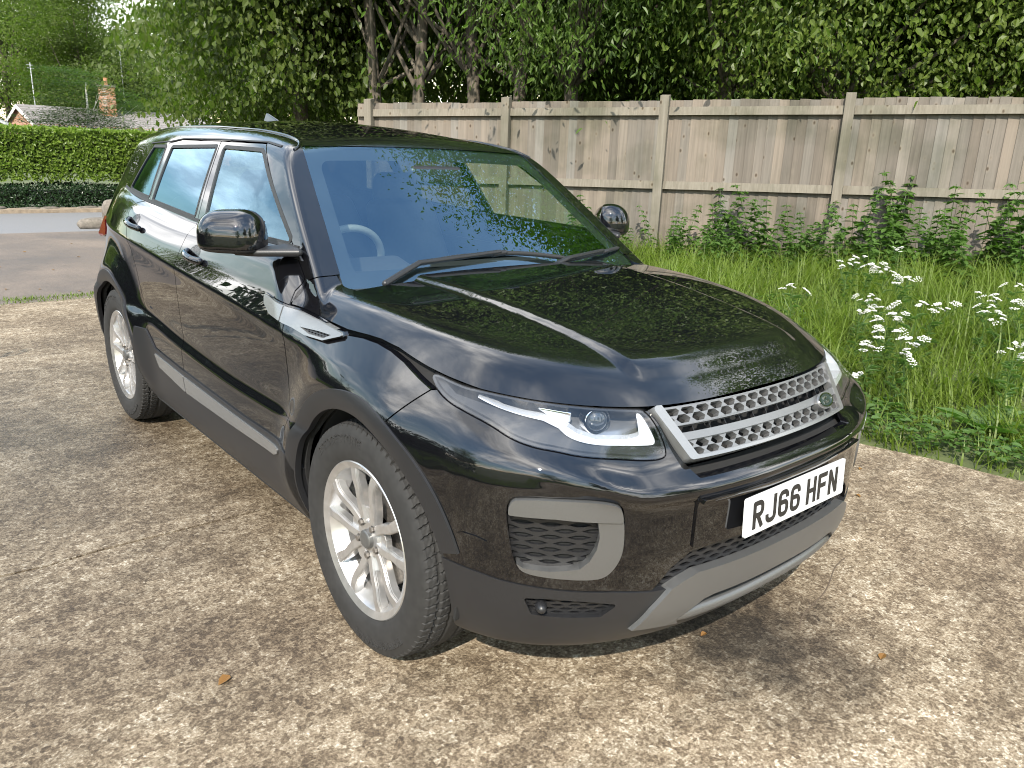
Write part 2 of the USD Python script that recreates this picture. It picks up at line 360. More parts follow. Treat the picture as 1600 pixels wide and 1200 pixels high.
def emit(name, man, mt, parent, smooth=30, sheet=False, **kw):
    """a Manifold as a mesh: faces of the smooth body keep its exact normals, cut faces get their own"""
    me = man.to_mesh(); vp = np.asarray(me.vert_properties); F = np.asarray(me.tri_verts).astype(int)
    if len(F) == 0: print('EMPTY', name); return None
    if vp.shape[1] < 6: return obj(name, (vp[:, :3], F), mt, parent, smooth, **kw)
    N = vp[:, 3:6].copy(); ln = np.linalg.norm(N, axis=1); good = ln > .3; N[good] /= ln[good][:, None]
    gf = good[F].all(1); fn = np.cross(vp[F[:, 1], :3]-vp[F[:, 0], :3], vp[F[:, 2], :3]-vp[F[:, 0], :3])
    # faces whose stored normals disagree with the geometry (back of a subtracted skin) count as cut faces
    dots = (N[F].sum(1)*fn).sum(1); gf &= dots > 0
    A = F[gf]; Bf = F[~gf]
    if sheet: Bf = Bf[:0]           # glass: the outer skin alone, as one thin pane
    Vs, Ns, Fs = [vp[:, :3]], [np.where(good[:, None], N, [0, 0, 1])], [A]
    if len(Bf):
        v2, f2, n2 = meshkit.arrays((vp[:, :3], Bf), 30)
        Vs.append(v2); Ns.append(n2); Fs.append(f2+len(vp))
    V = np.vstack(Vs); Nn = np.vstack(Ns); FF = np.vstack(Fs)
    usedv = np.unique(FF); mp = np.zeros(len(V), int); mp[usedv] = np.arange(len(usedv))
    return put(name, V[usedv], mp[FF], mt, parent, Nn[usedv], **kw)
def halves(man):
    return man.trim_by_plane((0, -1, 0), 0.002), man.trim_by_plane((0, 1, 0), 0.002)
CAR = thing('parked_car', label='glossy black five-door SUV parked on the concrete, white front number plate RJ66 HFN', cat='car')
WC = [(0., 1), (0., -1), (-WB, 1), (-WB, -1)]
AR = .408
def wheelcyl(r=AR, y0=.50, y1=1.2):
    return m3.Manifold.batch_boolean([m3.Manifold.cylinder(y1-y0, r, r, 96).rotate((90, 0, 0)).translate((x, (y1 if s > 0 else -y0), TR)) for x, s in WC], m3.OpType.Add)
WCYL = wheelcyl()
SH = OUT-mf(CV-CN*.014, CT, CN)-WCYL
# ---- outlines of the panels in (x, z)
HOODL = [(-.485, 1.25), (-.485, 1.09), (-.548, 1.066), (-.553, 1.033), (-.537, .995), (-.45, .988), (-.354, .982), (-.187, .974), (-.08, .976), (-.02, .975), (.064, .966), (.15, .949), (.2, .9395), (.272, .9275), (.372, .9125), (.463, .904), (.554, .895), (.60, .890), (.66, .882), (.70, .877), (.75, .874), (1.1, .872), (1.1, 1.4), (-.3, 1.4)]
HOOD = Polygon(HOODL)
FUP = [(-.19, .962), (-.09, .968), (-.02, .966), (.05, .957), (.12, .941), (.20, .916), (.262, .898)]
DF = [(-.5585, 1.066), (-.559, 1.035), (-.543, .995), (-.527, .94), (-.51, .88), (-.50, .80), (-.49, .70), (-.475, .60), (-.45, .49)]
APF = [(-1.232, 1.508), (-.5585, 1.078)]
DM = [(-1.715, 1.53), (-1.60, 1.15), (-1.603, .95), (-1.605, .70), (-1.597, .58), (-1.578, .48)]
DR = [(-2.405, 1.496), (-2.336, 1.222), (-2.45, 1.200), (-2.455, 1.15), (-2.38, 1.09), (-2.26, 1.00), (-2.20, .90), (-2.172, .80), (-2.13, .69), (-2.072, .612), (-1.985, .545), (-1.97, .53)]
DB = [(-.45, .512), (-.60, .508), (-.921, .506), (-1.595, .526), (-1.985, .548)]
TOP = [(-1.232, 1.510), (-1.73, 1.516), (-2.22, 1.514), (-2.405, 1.498)]
G = .0023
door_f = Polygon(APF+DF[:-1]+DB[:3]+[(-1.592, .526)]+DM[::-1][1:-1]+[(-1.712, 1.514)]+[TOP[0]]).buffer(0)
door_r = Polygon([(-1.717, 1.514)]+DM[1:-1]+[(-1.593, .528)]+[DB[-1]]+DR[::-1][2:]+TOP[2:3]).buffer(0)
fender = Polygon(DF[2:]+[(-.44, .47), (.10, .47), (.15, .72), (.186, .806)]+FUP[::-1]+[(-.354, .974)]).buffer(0)
VALZ = [(.36, .475), (.425, .473), (.492, .468), (.545, .459), (.615, .452), (.678, .445), (.74, .438), (.781, .424), (.802, .423), (.83, .423), (1.1, .423)]
bumper = Polygon(FUP[-1:]+[(.186, .806), (.15, .72), (.15, .48)]+VALZ+[(1.1, .871), (.75, .871), (.70, .874), (.60, .886), (.463, .900), (.372, .908), (.30, .905)]).buffer(0)
valance = Polygon([(.30, .15), (.30, .475)]+VALZ+[(1.1, .15)])
sill = Polygon([(-.36, .17), (-.40, .46), (-.45, .508)]+DB[1:-1]+[(-2.0, .545), (-2.10, .62), (-2.2, .62), (-2.28, .17)])
WF = Polygon([(-1.648, 1.490), (-1.236, 1.484), (-1.206, 1.474), (-.70, 1.172), (-1.519, 1.186), (-1.528, 1.192)])
WR = Polygon([(-2.335, 1.480), (-1.735, 1.492), (-1.655, 1.190), (-2.300, 1.222)])
WQ = Polygon([(-2.66, 1.478), (-2.425, 1.480), (-2.362, 1.232), (-2.82, 1.252)])
windows = unary_union([WF, WR, WQ])
def chaikin(p, n=2):
    q = np.array(p.exterior.coords)[:-1]
    for _ in range(n): q = np.stack([.75*q+.25*np.roll(q, -1, 0), .25*q+.75*np.roll(q, -1, 0)], 1).reshape(-1, 2)
    return Polygon(q).buffer(0)
def rounded(p, r): return p.buffer(-r).buffer(2*r).buffer(-r)
WF, WR, WQ = (rounded(p, .012) for p in (WF, WR, WQ))
windows = unary_union([WF, WR, WQ])
# windscreen opening
WS = rounded(Polygon([(-.725, .99), (.725, .99), (.714, 1.069), (.56, 1.507), (.3, 1.514), (0, 1.517), (-.3, 1.514), (-.56, 1.507), (-.714, 1.069)]), .02)
wsplane = Polygon([(-.42+(1.0-.95)*1.375-.25, .9), (-.40+(1.05-.9)*1.375+.055, .9), (-.40+(1.05-1.6)*1.375+.055, 1.6), (-.40+(1.05-1.6)*1.375-.16, 1.6)])
WSV = prism_x(WS, -1.6, .4) ^ prism_y(wsplane)
# rear screen
RS = rounded(Polygon([(-.56, 1.20), (.56, 1.20), (.46, 1.50), (-.46, 1.50)]), .05)
RSV = prism_x(RS, -3.9, -2.9)
# headlamps (one each side), seen along (1, -1)/sqrt 2
HEAD3 = [(.228,-.812,.928),(.329,-.794,.910),(.373,-.771,.907),(.463,-.709,.899),(.555,-.626,.890),(.595,-.580,.885),(.648,-.485,.877),(.662,-.450,.874),(.702,-.443,.837),(.735,-.438,.779),(.735,-.451,.772),(.720,-.505,.774),(.680,-.601,.790),(.639,-.673,.802),(.612,-.702,.810),(.570,-.744,.817),(.521,-.775,.830),(.457,-.787,.852),(.397,-.812,.868),(.328,-.830,.884),(.269,-.828,.906)]
HEAD = chaikin(Polygon(uz(HEAD3, -45)).buffer(.003, join_style=2))
HEADB = rounded(HEAD.buffer(.004), .008)
HV = [prism_d(HEADB, -45, .55, 1.3), prism_d(HEADB, -45, .55, 1.3, True)]
GR = Polygon([(-.452, .90), (-.430, .872), (-.378, .729), (.378, .729), (.430, .872), (.452, .90)])
GRV = prism_x(GR.buffer(.006), .5, 1.1)
FD = -40
fo = Polygon([(.552,.690),(.50,.699),(.38,.699),(.345,.690)]) if False else None
FOG3 = [(.556,-.812,.688),(.600,-.778,.697),(.650,-.734,.699),(.700,-.676,.697),(.727,-.634,.692),(.741,-.611,.683),(.748,-.602,.665),(.754,-.597,.600),(.752,-.597,.552),(.742,-.608,.515),(.730,-.626,.490),(.713,-.654,.482),(.660,-.728,.486),(.607,-.786,.493),(.591,-.803,.512),(.575,-.814,.590)]
FOGI3 = [(.535,-.835,.650),(.566,-.810,.650),(.650,-.738,.651),(.718,-.655,.644),(.724,-.651,.600),(.720,-.654,.567),(.710,-.667,.534),(.695,-.687,.512),(.649,-.742,.503),(.602,-.792,.506),(.585,-.806,.520),(.560,-.825,.560)]
FOGO, FOGI = chaikin(Polygon(uz(FOG3, FD)).buffer(.003, join_style=2)), rounded(Polygon(uz(FOGI3, FD)), .008)
FV = [prism_d(FOGO.buffer(.003), FD, .5, 1.3, mm) for mm in (False, True)]
MESHP = Polygon([(-.50, .425), (-.487, .440), (-.452, .487), (-.396, .524), (-.25, .532), (0, .534), (.25, .532), (.396, .524), (.452, .487), (.487, .440), (.50, .425), (.40, .40), (-.40, .40)])
MESHV = prism_x(MESHP, .6, 1.1)
SLOT3 = [(.600,-.784,.415),(.647,-.734,.420),(.70,-.65,.412),(.743,-.583,.397),(.718,-.619,.362),(.664,-.702,.362),(.610,-.764,.366)]
SLOT = rounded(Polygon(uz(SLOT3, FD)), .006); SV = [prism_d(SLOT, FD, .5, 1.3, mm) for mm in (False, True)]
SKID = Polygon([(-.455, .428), (-.42, .446), (-.375, .462), (-.2, .462), (.2, .462), (.375, .462), (.42, .446), (.455, .428), (.50, .37), (.535, .305), (.40, .293), (.2, .288), (0, .287), (-.2, .288), (-.40, .293), (-.535, .305), (-.50, .37)])
SKIDV = prism_x(SKID, .5, 1.1)
# ---- panels
hood = (SH ^ prism_y(HOOD.buffer(-G))) - m3.Manifold.cube((.6, 1.44, .6)).translate((-.99, -.72, 1.0)) - WSV
emit('bonnet', hood, PAINT, CAR)
openings = m3.Manifold.batch_boolean([prism_y(windows), WSV, RSV], m3.OpType.Add)
for nm, pl in (('front_door', door_f), ('rear_door', door_r), ('front_wing', fender)):
    pm = SH ^ prism_y(pl.buffer(-G))
    if nm != 'front_wing': pm = pm-prism_y(windows)
    for h in halves(pm): emit(nm, h, PAINT, CAR)
bp = (SH ^ prism_y(bumper.buffer(-G)))-m3.Manifold.batch_boolean(HV+[GRV, MESHV]+FV, m3.OpType.Add)
# shallow number-plate plinth with a step above it
emit('front_bumper', bp, PAINT, CAR)
taken = unary_union([HOOD.intersection(sbox(-.53, 0, 2, 3)), door_f, door_r, fender, bumper, valance, Polygon(FUP+HOODL[6:20][::-1]).buffer(.004), sill.intersection(sbox(-2.4, 0, 0, .54))])
rest = sbox(-4, -1, 2, 3).difference(taken.buffer(G))
rest = rest.difference(Polygon([(-.545, 1.0), (-.47, 1.10), (-.30, 1.2), (.4, 1.2), (.4, .5), (-.3, .5), (-.4, .9)]))
rs = (SH ^ prism_y(rest))-openings
emit('body_shell', rs, PAINT, CAR)
# dark inner structure that closes the gaps behind the panels
IN = mf(CV-CN*.032, CT, CN)-mf(CV-CN*.045, CT, CN)-WCYL-HV[0]-HV[1]-GRV
IN = IN.trim_by_plane((0, 0, -1), -1.02)
emit('inner_structure', IN, DARK, CAR)
# under tray
obj('under_tray', cat_([boxm((-3.2, -.5, .235), (.6, .5, .27)), boxm((-2.2, -.86, .235), (-.45, .86, .27))]), DARK, CAR, False)
for x, s in WC:
    a = np.linspace(math.radians(-12), math.radians(192), 40); r0, r1 = AR+.002, AR+.012
    ring = Polygon([(x+r1*math.cos(t), TR+r1*math.sin(t)) for t in a]+[(x+r0*math.cos(t), TR+r0*math.sin(t)) for t in a[::-1]])
    lin = prism_y(ring, .52*s if s > 0 else -.86, .86 if s > 0 else -.52)
    disc = Polygon([(x+r1*math.cos(t), TR+r1*math.sin(t)) for t in a])
    lin = lin+(prism_y(disc, .50, .52) if s > 0 else prism_y(disc, -.52, -.50))
    obj('wheel_arch_liner', lin, DARK, CAR, 40)
# ---- black plastic: arch trims, sills, valance
def patch(pr, d0, d1): return cut(d1, pr, d0)
ND = lambda rings: rings
for x in (0., -WB):
    a = np.linspace(math.radians(-8 if x < 0 else 17), math.radians(188) if x < 0 else math.radians(198), 90)
    ro = lambda t: .466+.006*math.exp(-((t-1.45)/.25)**2)
    ring = Polygon([(x+ro(t)*math.cos(t), TR+ro(t)*math.sin(t)) for t in a]+[(x+(AR-.002)*math.cos(t), TR+(AR-.002)*math.sin(t)) for t in a[::-1]])
    for h in halves(patch(prism_y(ring), -.014, .007)): emit('wheel_arch_trim', h, PLASTIC, CAR)
SWC = wheelcyl(.468)
SWC0 = wheelcyl(.412)
front_foot = Polygon([(-.36, .20), (-.39, .46), (-.452, .50), (-.47, .50), (-.55, .2)])
for h in halves(patch(prism_y(sill), -.03, .005)-SWC0): emit('sill', h, PLASTIC, CAR)
SILVER = [Polygon([(-.565, .481), (-1.056, .489), (-1.572, .503), (-1.572, .428), (-1.071, .432), (-.628, .440), (-.575, .462)]), Polygon([(-1.585, .503), (-1.994, .521), (-1.945, .462), (-1.585, .428)])]
for p in SILVER:
    for h in halves(patch(prism_y(rounded(p, .004)), -.004, .012)): emit('sill_strip', h, BRIGHT, CAR)
va = cut(.003, prism_y(valance.buffer(-.001)), -.03)-SKIDV-SV[0]-SV[1]-wheelcyl(.40)
va = va-prism_x(sbox(-.43, .36, .43, .56), .5, 1.1)
emit('lower_valance', va, PLASTIC, CAR)
# skid plate with its letter-box slot
slot = rounded(Polygon([(-.40, .330), (-.33, .352), (.33, .352), (.40, .330), (.33, .322), (-.33, .322)]), .004)
sk = cut(.016, SKIDV, -.012)
slot = rounded(Polygon([(-.41, .315), (-.335, .366), (-.30, .372), (.30, .372), (.335, .366), (.41, .315), (.37, .270), (-.37, .270)]), .006)
sk = sk-prism_x(slot, .5, 1.1)
emit('skid_plate', sk, SATIN, CAR)
emit('skid_slot', cut(-.022, prism_x(slot.buffer(.012), .5, 1.1), -.034), DARK, CAR)
yv = np.linspace(-.43, .43, 41)
xv = np.array([.80]*41)
for _ in range(60): xv = xv-np.clip(body(xv, yv, np.full(41, .318)), -.05, .05)
obj('skid_pipe', tube(np.stack([xv-.006-.02*np.clip((np.abs(yv)-.36)/.07, 0, 1)**2, yv, .316+.0*yv], 1), .0205, 14), SATIN, CAR, 60)
for s in (-1, 1):
    emit('parking_sensor', hull([((.790, s*.30, .352), .010), ((.806, s*.30, .352), .009)]), PLASTIC, CAR)
    emit('parking_sensor', hull([((.625, s*.745, .392), .016), ((.635, s*.752, .392), .013)]), PLASTIC, CAR)
# ---- honeycomb inserts
def honey(poly, px, pz, wall, flat=.33):
    """stretched hexagonal openings on a polygon"""
    x0, z0, x1, z1 = poly.bounds; out = []
    for r, z in enumerate(np.arange(z0-pz, z1+pz, pz)):
        for x in np.arange(x0-px+(r % 2)*px/2, x1+px, px):
            w, h = px/2-wall*.9, pz*.66-wall
            out.append(Polygon([(x-w, z), (x-w*flat, z+h), (x+w*flat, z+h), (x+w, z), (x+w*flat, z-h), (x-w*flat, z-h)]))
    return poly.difference(unary_union(out))
for mm in (False, True):
    emit('fog_insert', cut(-.022, prism_d(honey(FOGI.buffer(.004), .072, .0175, .0055), FD, .5, 1.3, mm), -.034), PLASTIC, CAR)
    emit('fog_insert_back', cut(-.05, prism_d(FOGI.buffer(.02), FD, .5, 1.3, mm), -.062), DARK, CAR)
    ring = FOGO.difference(FOGI)
    bz = Polygon(uz([(.54,-.83,.655),(.566,-.810,.650),(.650,-.738,.651),(.716,-.657,.643),(.76,-.58,.636),(.80,-.56,.75),(.5,-.85,.75)], FD))
    emit('fog_bezel', cut(.007, prism_d(ring.difference(bz.buffer(.0012)), FD, .5, 1.3, mm), -.034), SATIN, CAR)
    emit('fog_bezel_bar', cut(.013, prism_d(rounded(FOGO.intersection(bz).buffer(-.001), .005), FD, .5, 1.3, mm), -.034), SATIN, CAR)
    emit('valance_insert', cut(-.014, prism_d(honey(SLOT.buffer(.004), .045, .011, .004), FD, .5, 1.3, mm), -.022), PLASTIC, CAR)
    emit('tow_cover', cut(.003, prism_d(Polygon(uz([(.455,-.905,.566),(.47,-.897,.572),(.50,-.876,.571),(.525,-.855,.563),(.505,-.873,.557),(.475,-.894,.558)], -60)), -60, .5, 1.3, mm), -.004), PAINT, CAR)
emit('lower_grille', cut(-.014, prism_x(honey(MESHP, .052, .0155, .005), .6, 1.1), -.026), PLASTIC, CAR)
emit('lower_grille_back', cut(-.05, prism_x(MESHP.buffer(.02), .6, 1.1), -.062), DARK, CAR)
# ---- number plate plinth and plate
pl = rounded(Polygon([(-.40, .535), (.40, .535), (.40, .672), (-.40, .672)]), .004)
pb = cut(.007, prism_x(pl, .6, 1.1), -.01)
emit('plate_plinth', pb, PAINT, CAR)
emit('plinth_ledge', cut(.016, prism_x(rounded(Polygon([(-.398, .663), (.398, .663), (.395, .677), (-.395, .677)]), .003), .6, 1.1), .0), PAINT, CAR)
def stroke(pts, closed=False):
    return (LineString(pts)).buffer(.0068, cap_style=2, join_style=1, resolution=6)
def arc(cx, cz, rx, rz, a0, a1, n=10): return [(cx+rx*math.cos(math.radians(t)), cz+rz*math.sin(math.radians(t))) for t in np.linspace(a0, a1, n)]
w_, h_ = .050-.0136, .079-.0136
def glyph(c):
    L, R_, B, T, Mz = 0, w_, 0, h_, h_*.5
    k = .014
    if c == 'R': return [[(L, B-.0068), (L, T), (R_-k, T)]+arc(R_-k, T-k, k, k, 90, 0)+arc(R_-k, Mz-.002+k, k, k, 0, -90)+[(L, Mz-.002)], [(R_*.42, Mz-.002), (R_, B-.0068)]]
    if c == 'J': return [[(R_, T+.0068), (R_, B+k)]+arc(R_-k, B+k, k, k, 0, -90)+arc(L+k, B+k, k, k, -90, -180)+[(L, B+k+.006)]]
    if c == '6': return [[(R_, T-k-.004)]+arc(R_-k, T-k, k, k, 0, 90)+arc(L+k, T-k, k, k, 90, 180)+[(L, B+k)]+arc(L+k, B+k, k, k, 180, 270)+arc(R_-k, B+k, k, k, 270, 360)+arc(R_-k, Mz-k+.003, k, k, 0, 90)+[(L, Mz+.003)]]
    if c == 'H': return [[(L, B-.0068), (L, T+.0068)], [(R_, B-.0068), (R_, T+.0068)], [(L, Mz), (R_, Mz)]]
    if c == 'F': return [[(L, B-.0068), (L, T), (R_+.0068, T)], [(L, Mz+.002), (R_, Mz+.002)]]
    if c == 'N': return [[(L, B-.0068), (L, T), (L+.002, T), (R_-.002, B), (R_, B), (R_, T+.0068)]]
PLT = thing('number_plate', parent=CAR)
PX, PZ = .879, .598
def onplate(poly, y0, d, off):
    m = extr(poly, d).transform(np.array([[0, 0, 1, 0.], [1, 0, 0, y0], [0, 1, 0, 0]], float))
    return m.rotate((0, -3.5, 0)).translate((PX+off, 0, PZ))
obj('plate', onplate(rounded(sbox(-.26, -.0555, .26, .0555), .008), 0, .006, -.006), PLATEW, PLT, 20)
xpos = -.26+.036
for i, c in enumerate('RJ66HFN'):
    if i == 4: xpos += .025
    gp = unary_union([stroke(q) for q in glyph(c)])
    gp = affinity.translate(gp, xpos+.0068, -h_/2)
    obj('character', onplate(gp, 0, .0012, .0004), PLATEB, PLT, 20)
    xpos += .050+.011
for s in (-1, 1): obj('screw_cap', onplate(Point(s*.235, .0).buffer(.0065), 0, .003, .0), PLATEW, PLT, 20)
tm = meshkit.text_mesh('D C COOK', .0045, .0006); tm.apply_translation((-.03, -.052, 0)) if False else None
# ---- grille
GRL = thing('grille', parent=CAR)
def gplace(man, off=0.):
    """(u across, v down the slope 0..1 -> metres, w outwards) to the car's nose"""
    me = man.to_mesh(); p = np.asarray(me.vert_properties)[:, :3].astype(float); F = np.asarray(me.tri_verts).astype(int)
    u, v, w = p.T
    top, bot = np.array([.712, .874]), np.array([.803, .754])
    L = np.linalg.norm(bot-top); dvec = (bot-top)/L; nvec = np.array([-dvec[1], dvec[0]])
    x = top[0]+dvec[0]*v+nvec[0]*(w+off)-.20*u*u-.25*u**4; z = top[1]+dvec[1]*v+nvec[1]*(w+off)
    return np.stack([x, u, z], 1), F
GL = math.hypot(.803-.712, .874-.754)
def gemit(name, poly, d, off, mt):
    V, F = gplace(extr(poly, d).refine_to_length(.045), off)
    v, f, n = meshkit.arrays((V, F), 25)
    F2 = f[:, ::-1]; return put(name, v, F2, mt, GRL, -n)
gout = Polygon([(-.437, -.006), (.437, -.006), (.388, GL), (-.388, GL)])
def gy(f): return .437-(.437-.388)*f          # half width at a fraction of the height
gin = Polygon([(-gy(0)+.026, -.02), (gy(0)-.026, -.02), (gy(.94)-.030, GL*.94), (-gy(.94)+.030, GL*.94)])
gemit('frame', rounded(gout, .012).difference(rounded(gin, .010)), .030, -.010, BRIGHT)
def hexbar(f0, f1, h0, rows):
    pol = Polygon([(-gy(f0)+.024, f0*GL), (gy(f0)-.024, f0*GL), (gy(f1)-.026, f1*GL), (-gy(f1)+.026, f1*GL)])
    holes = []; px = .0535
    zs = [h0+(f1-h0-.035)*(k+.5)/rows for k in range(rows)]
    hh = (f1-h0-.035)/rows*.5*GL*1.06
    for k, fz in enumerate(zs):
        for i in range(-9, 10):
            cx = (i+.5*(k % 2))*px; w = .0240
            hx = Polygon([(cx-w, fz*GL), (cx-w*.48, fz*GL+hh), (cx+w*.48, fz*GL+hh), (cx+w, fz*GL), (cx+w*.48, fz*GL-hh), (cx-w*.48, fz*GL-hh)]).buffer(-.0012).buffer(.0012)
            c = pol.buffer(-.006).intersection(hx)
            if not c.is_empty and c.area > .25*hx.area: holes.append(c)
    return pol.difference(unary_union(holes))
gemit('honeycomb_bar', hexbar(.0, .36, .01, 2), .022, -.012, GRILLE)
gemit('honeycomb_bar', hexbar(.50, .955, .655, 2), .022, -.012, GRILLE)
gemit('smooth_bar', Polygon([(-gy(.5)+.024, .505*GL), (gy(.5)-.024, .505*GL), (gy(.64)-.026, .645*GL), (-gy(.64)+.026, .645*GL)]), .010, .008, GRILLE)
for i in range(-6, 7):
    gemit('slat', sbox(i*.062-.0012, .34*GL, i*.062+.0012, .52*GL), .012, -.022, PLASTIC)
gemit('cavity', gout.buffer(-.004), .004, -.055, DARK)
# badge: a green oval with a silver rim on a round boss
def oval(a, b, n=40): return Polygon([(a*math.cos(t), b*math.sin(t)) for t in np.linspace(0, 2*np.pi, n, endpoint=False)])
bu, bv = .270, .66*GL
gemit('badge_boss', affinity.translate(oval(.052, .026), bu, bv), .026, .0, GRILLE)
gemit('badge_rim', affinity.translate(oval(.046, .0225).difference(oval(.041, .0182)), bu, bv), .006, .026, CHROME)
gemit('badge', affinity.translate(oval(.0415, .0186), bu, bv), .004, .025, BADGEG)
for word, dv in (('LAND', -.0068), ('ROVER', .0062)):
    t = meshkit.text_mesh(word, .0085, .0012, True); c = t.bounds.mean(0)
    v = np.array(t.vertices)-c; v[:, 1] *= -1
    tm = m3.Manifold(m3.Mesh(vert_properties=np.float32(np.stack([v[:, 0]+bu, v[:, 1]+bv+dv, v[:, 2]+.0006], 1)), tri_verts=np.uint32(t.faces[:, ::-1])))
    V, F = gplace(tm, .029); put('badge_lettering', V, F[:, ::-1], CHROME, GRL)
# ---- headlamps
PROJ = plain('projector_glass', (.02, .025, .03), .02, coat_weight=1.)
for mm in (False, True):
    HL = thing('headlamp', parent=CAR)
    HP = HEADB.buffer(-.003)
    pr = lambda p: prism_d(p, -45, .5, 1.3, mm)
    emit('cover_lens', cut(.0, pr(HP), -.004), LENS, HL, sheet=True)
    emit('housing', cut(-.006, pr(HP.difference(HP.buffer(-.005))), -.075), PLATEB, HL)
    emit('reflector_bowl', cut(-.062, pr(HP), -.072), LAMPG, HL)
    # black lower brow
    low = Polygon(uz([(.20,-.82,.95),(.329,-.812,.893),(.433,-.775,.8785),(.490,-.744,.868),(.547,-.700,.8625),(.585,-.672,.850),(.610,-.668,.830),(.640,-.650,.816),(.68,-.58,.806),(.735,-.44,.787),(.80,-.40,.70),(.4,-.95,.70)], -45))
    emit('lower_mask', cut(-.012, pr(HP.buffer(-.004).intersection(low)), -.05), PLATEB, HL)
    drl = Polygon(uz([(.330,-.800,.903),(.388,-.772,.8985),(.455,-.753,.882),(.511,-.733,.8745),(.556,-.702,.8705),(.592,-.670,.861),(.622,-.648,.842),(.655,-.612,.829),(.690,-.530,.823),(.690,-.500,.8255),(.676,-.492,.852),(.655,-.482,.876),(.664,-.458,.872),(.700,-.455,.835),(.728,-.452,.793),(.716,-.490,.793),(.690,-.565,.801),(.652,-.640,.811),(.615,-.676,.826),(.588,-.685,.844),(.554,-.706,.857),(.500,-.740,.865),(.440,-.772,.8765)], -45))
    emit('light_guide', cut(-.010, pr(chaikin(drl.buffer(-.0045).intersection(HP.buffer(-.004)), 2)), -.032), LAMPW, HL)
    sgn = 1 if mm else -1
    ax = np.array([.94, sgn*.34, -.02]); ax /= np.linalg.norm(ax)
    pc = np.array([.592, sgn*.552, .851])
    def turned(prof, n=40):
        L = lathe(prof, n); v = np.array(L.vertices); e1 = ax; e3 = np.array([0, 0, 1.])-ax*ax[2]; e3 /= np.linalg.norm(e3); e2 = np.cross(e3, e1)
        L.vertices = pc+v[:, 1:2]*e1+v[:, 0:1]*e2+v[:, 2:3]*e3; return L
    obj('projector_lens', turned([(.0001, .024), (.012, .0225), (.022, .017), (.029, .008), (.031, 0), (.0001, -.002)]), PROJ, HL, 60)
    obj('projector_ring', turned([(.031, -.02), (.031, .006), (.035, .011), (.0385, .006), (.040, -.02)]), CHROME, HL, 40)
    for k in range(3):                     # stepped inner reflectors
        c = np.array([.425+.040*k, sgn*(.672-.034*k), .878-.005*k])
        obj('inner_reflector', hull([((c[0]-.012, c[1]+sgn*.008, c[2]+.006), .004), ((c[0]+.018, c[1]-sgn*.014, c[2]+.004), .004), ((c[0]+.012, c[1]-sgn*.01, c[2]-.022), .003), ((c[0]-.03, c[1], c[2]), .003)], 10), STEEL, HL, 30)
    cell = [((.500, sgn*.668, .879), .003), ((.566, sgn*.622, .8745), .003), ((.563, sgn*.620, .852), .003), ((.520, sgn*.655, .866), .003), ((.54, sgn*.62, .862), .012)]
    emit('led_cell', hull(cell, 10), CHROME, HL, 20)
# ---- side vents
VENT = Polygon([(-.690, 1.010), (-.537, .990), (-.349, .979), (-.185, .967), (-.172, .960), (-.204, .950), (-.252, .934), (-.366, .929), (-.514, .940), (-.620, .955), (-.676, .982)])
VM = Polygon([(-.415, .946), (-.300, .9525), (-.225, .954), (-.255, .940), (-.345, .9365)])
vsplit = LineString([(-.575, 1.1), (-.548, .99), (-.530, .90)]).buffer(.003)
for piece in VENT.difference(vsplit).geoms:
    p2 = rounded(piece, .003).difference(VM)
    for h in halves(patch(prism_y(p2), -.002, .010)): emit('side_vent', h, BRIGHT, CAR)
for h in halves(patch(prism_y(honey(VM.buffer(.002), .020, .0065, .0022)), .001, .006)): emit('side_vent_mesh', h, PLASTIC, CAR)
for h in halves(patch(prism_y(VENT.buffer(.004).difference(VENT.buffer(-.003)).difference(sbox(-2, .97, 1, 2).intersection(sbox(-.3, 0, 1, 2)))), -.004, .005)): emit('side_vent_edge', h, PAINT, CAR)
# ---- glazing
emit('windscreen', gcut(-.002, WSV, -.007), GLASS, CAR, sheet=True)
emit('rear_screen', gcut(-.002, RSV, -.007), TINT, CAR, sheet=True)
fr = WS.difference(rounded(WS.buffer(-.055), .06)).union(WS.intersection(sbox(-1, .9, 1, 1.095)))
emit('windscreen_border', gcut(-.0085, prism_x(fr, -1.6, .4) ^ prism_y(wsplane), -.0105), PLATEB, CAR)
for nm, p, mt in (('front_door_glass', WF, FRONTG), ('rear_door_glass', WR, TINT), ('quarter_glass', WQ, TINT)):
    for h in halves(gcut(-.004, prism_y(p.buffer(.003)), -.008)): emit(nm, h, mt, CAR, sheet=True)
    for h in halves(gcut(.0015, prism_y(p.buffer(.009).difference(p.buffer(-.006))), -.010)): emit('window_seal', h, SEAL, CAR)
beltp = Polygon([(-2.98, 1.252), (-2.82, 1.240), (-2.30, 1.208), (-1.66, 1.176), (-.66, 1.160), (-.66, 1.172), (-1.66, 1.189), (-2.30, 1.221), (-2.82, 1.251), (-2.98, 1.262)])
for h in halves(cut(.004, prism_y(beltp), -.012)): emit('waist_trim', h, SEAL, CAR)
drip = Polygon([(-2.75, 1.492), (-2.40, 1.5035), (-2.22, 1.519), (-1.73, 1.521), (-1.232, 1.5145), (-1.10, 1.50), (-1.10, 1.505), (-1.232, 1.5195), (-1.73, 1.526), (-2.22, 1.524), (-2.40, 1.5085), (-2.75, 1.497)])
for h in halves(cut(.003, prism_y(drip, -1.2, -.5)+prism_y(drip, .5, 1.2), -.012)): emit('roof_drip_seal', h, SEAL, CAR)
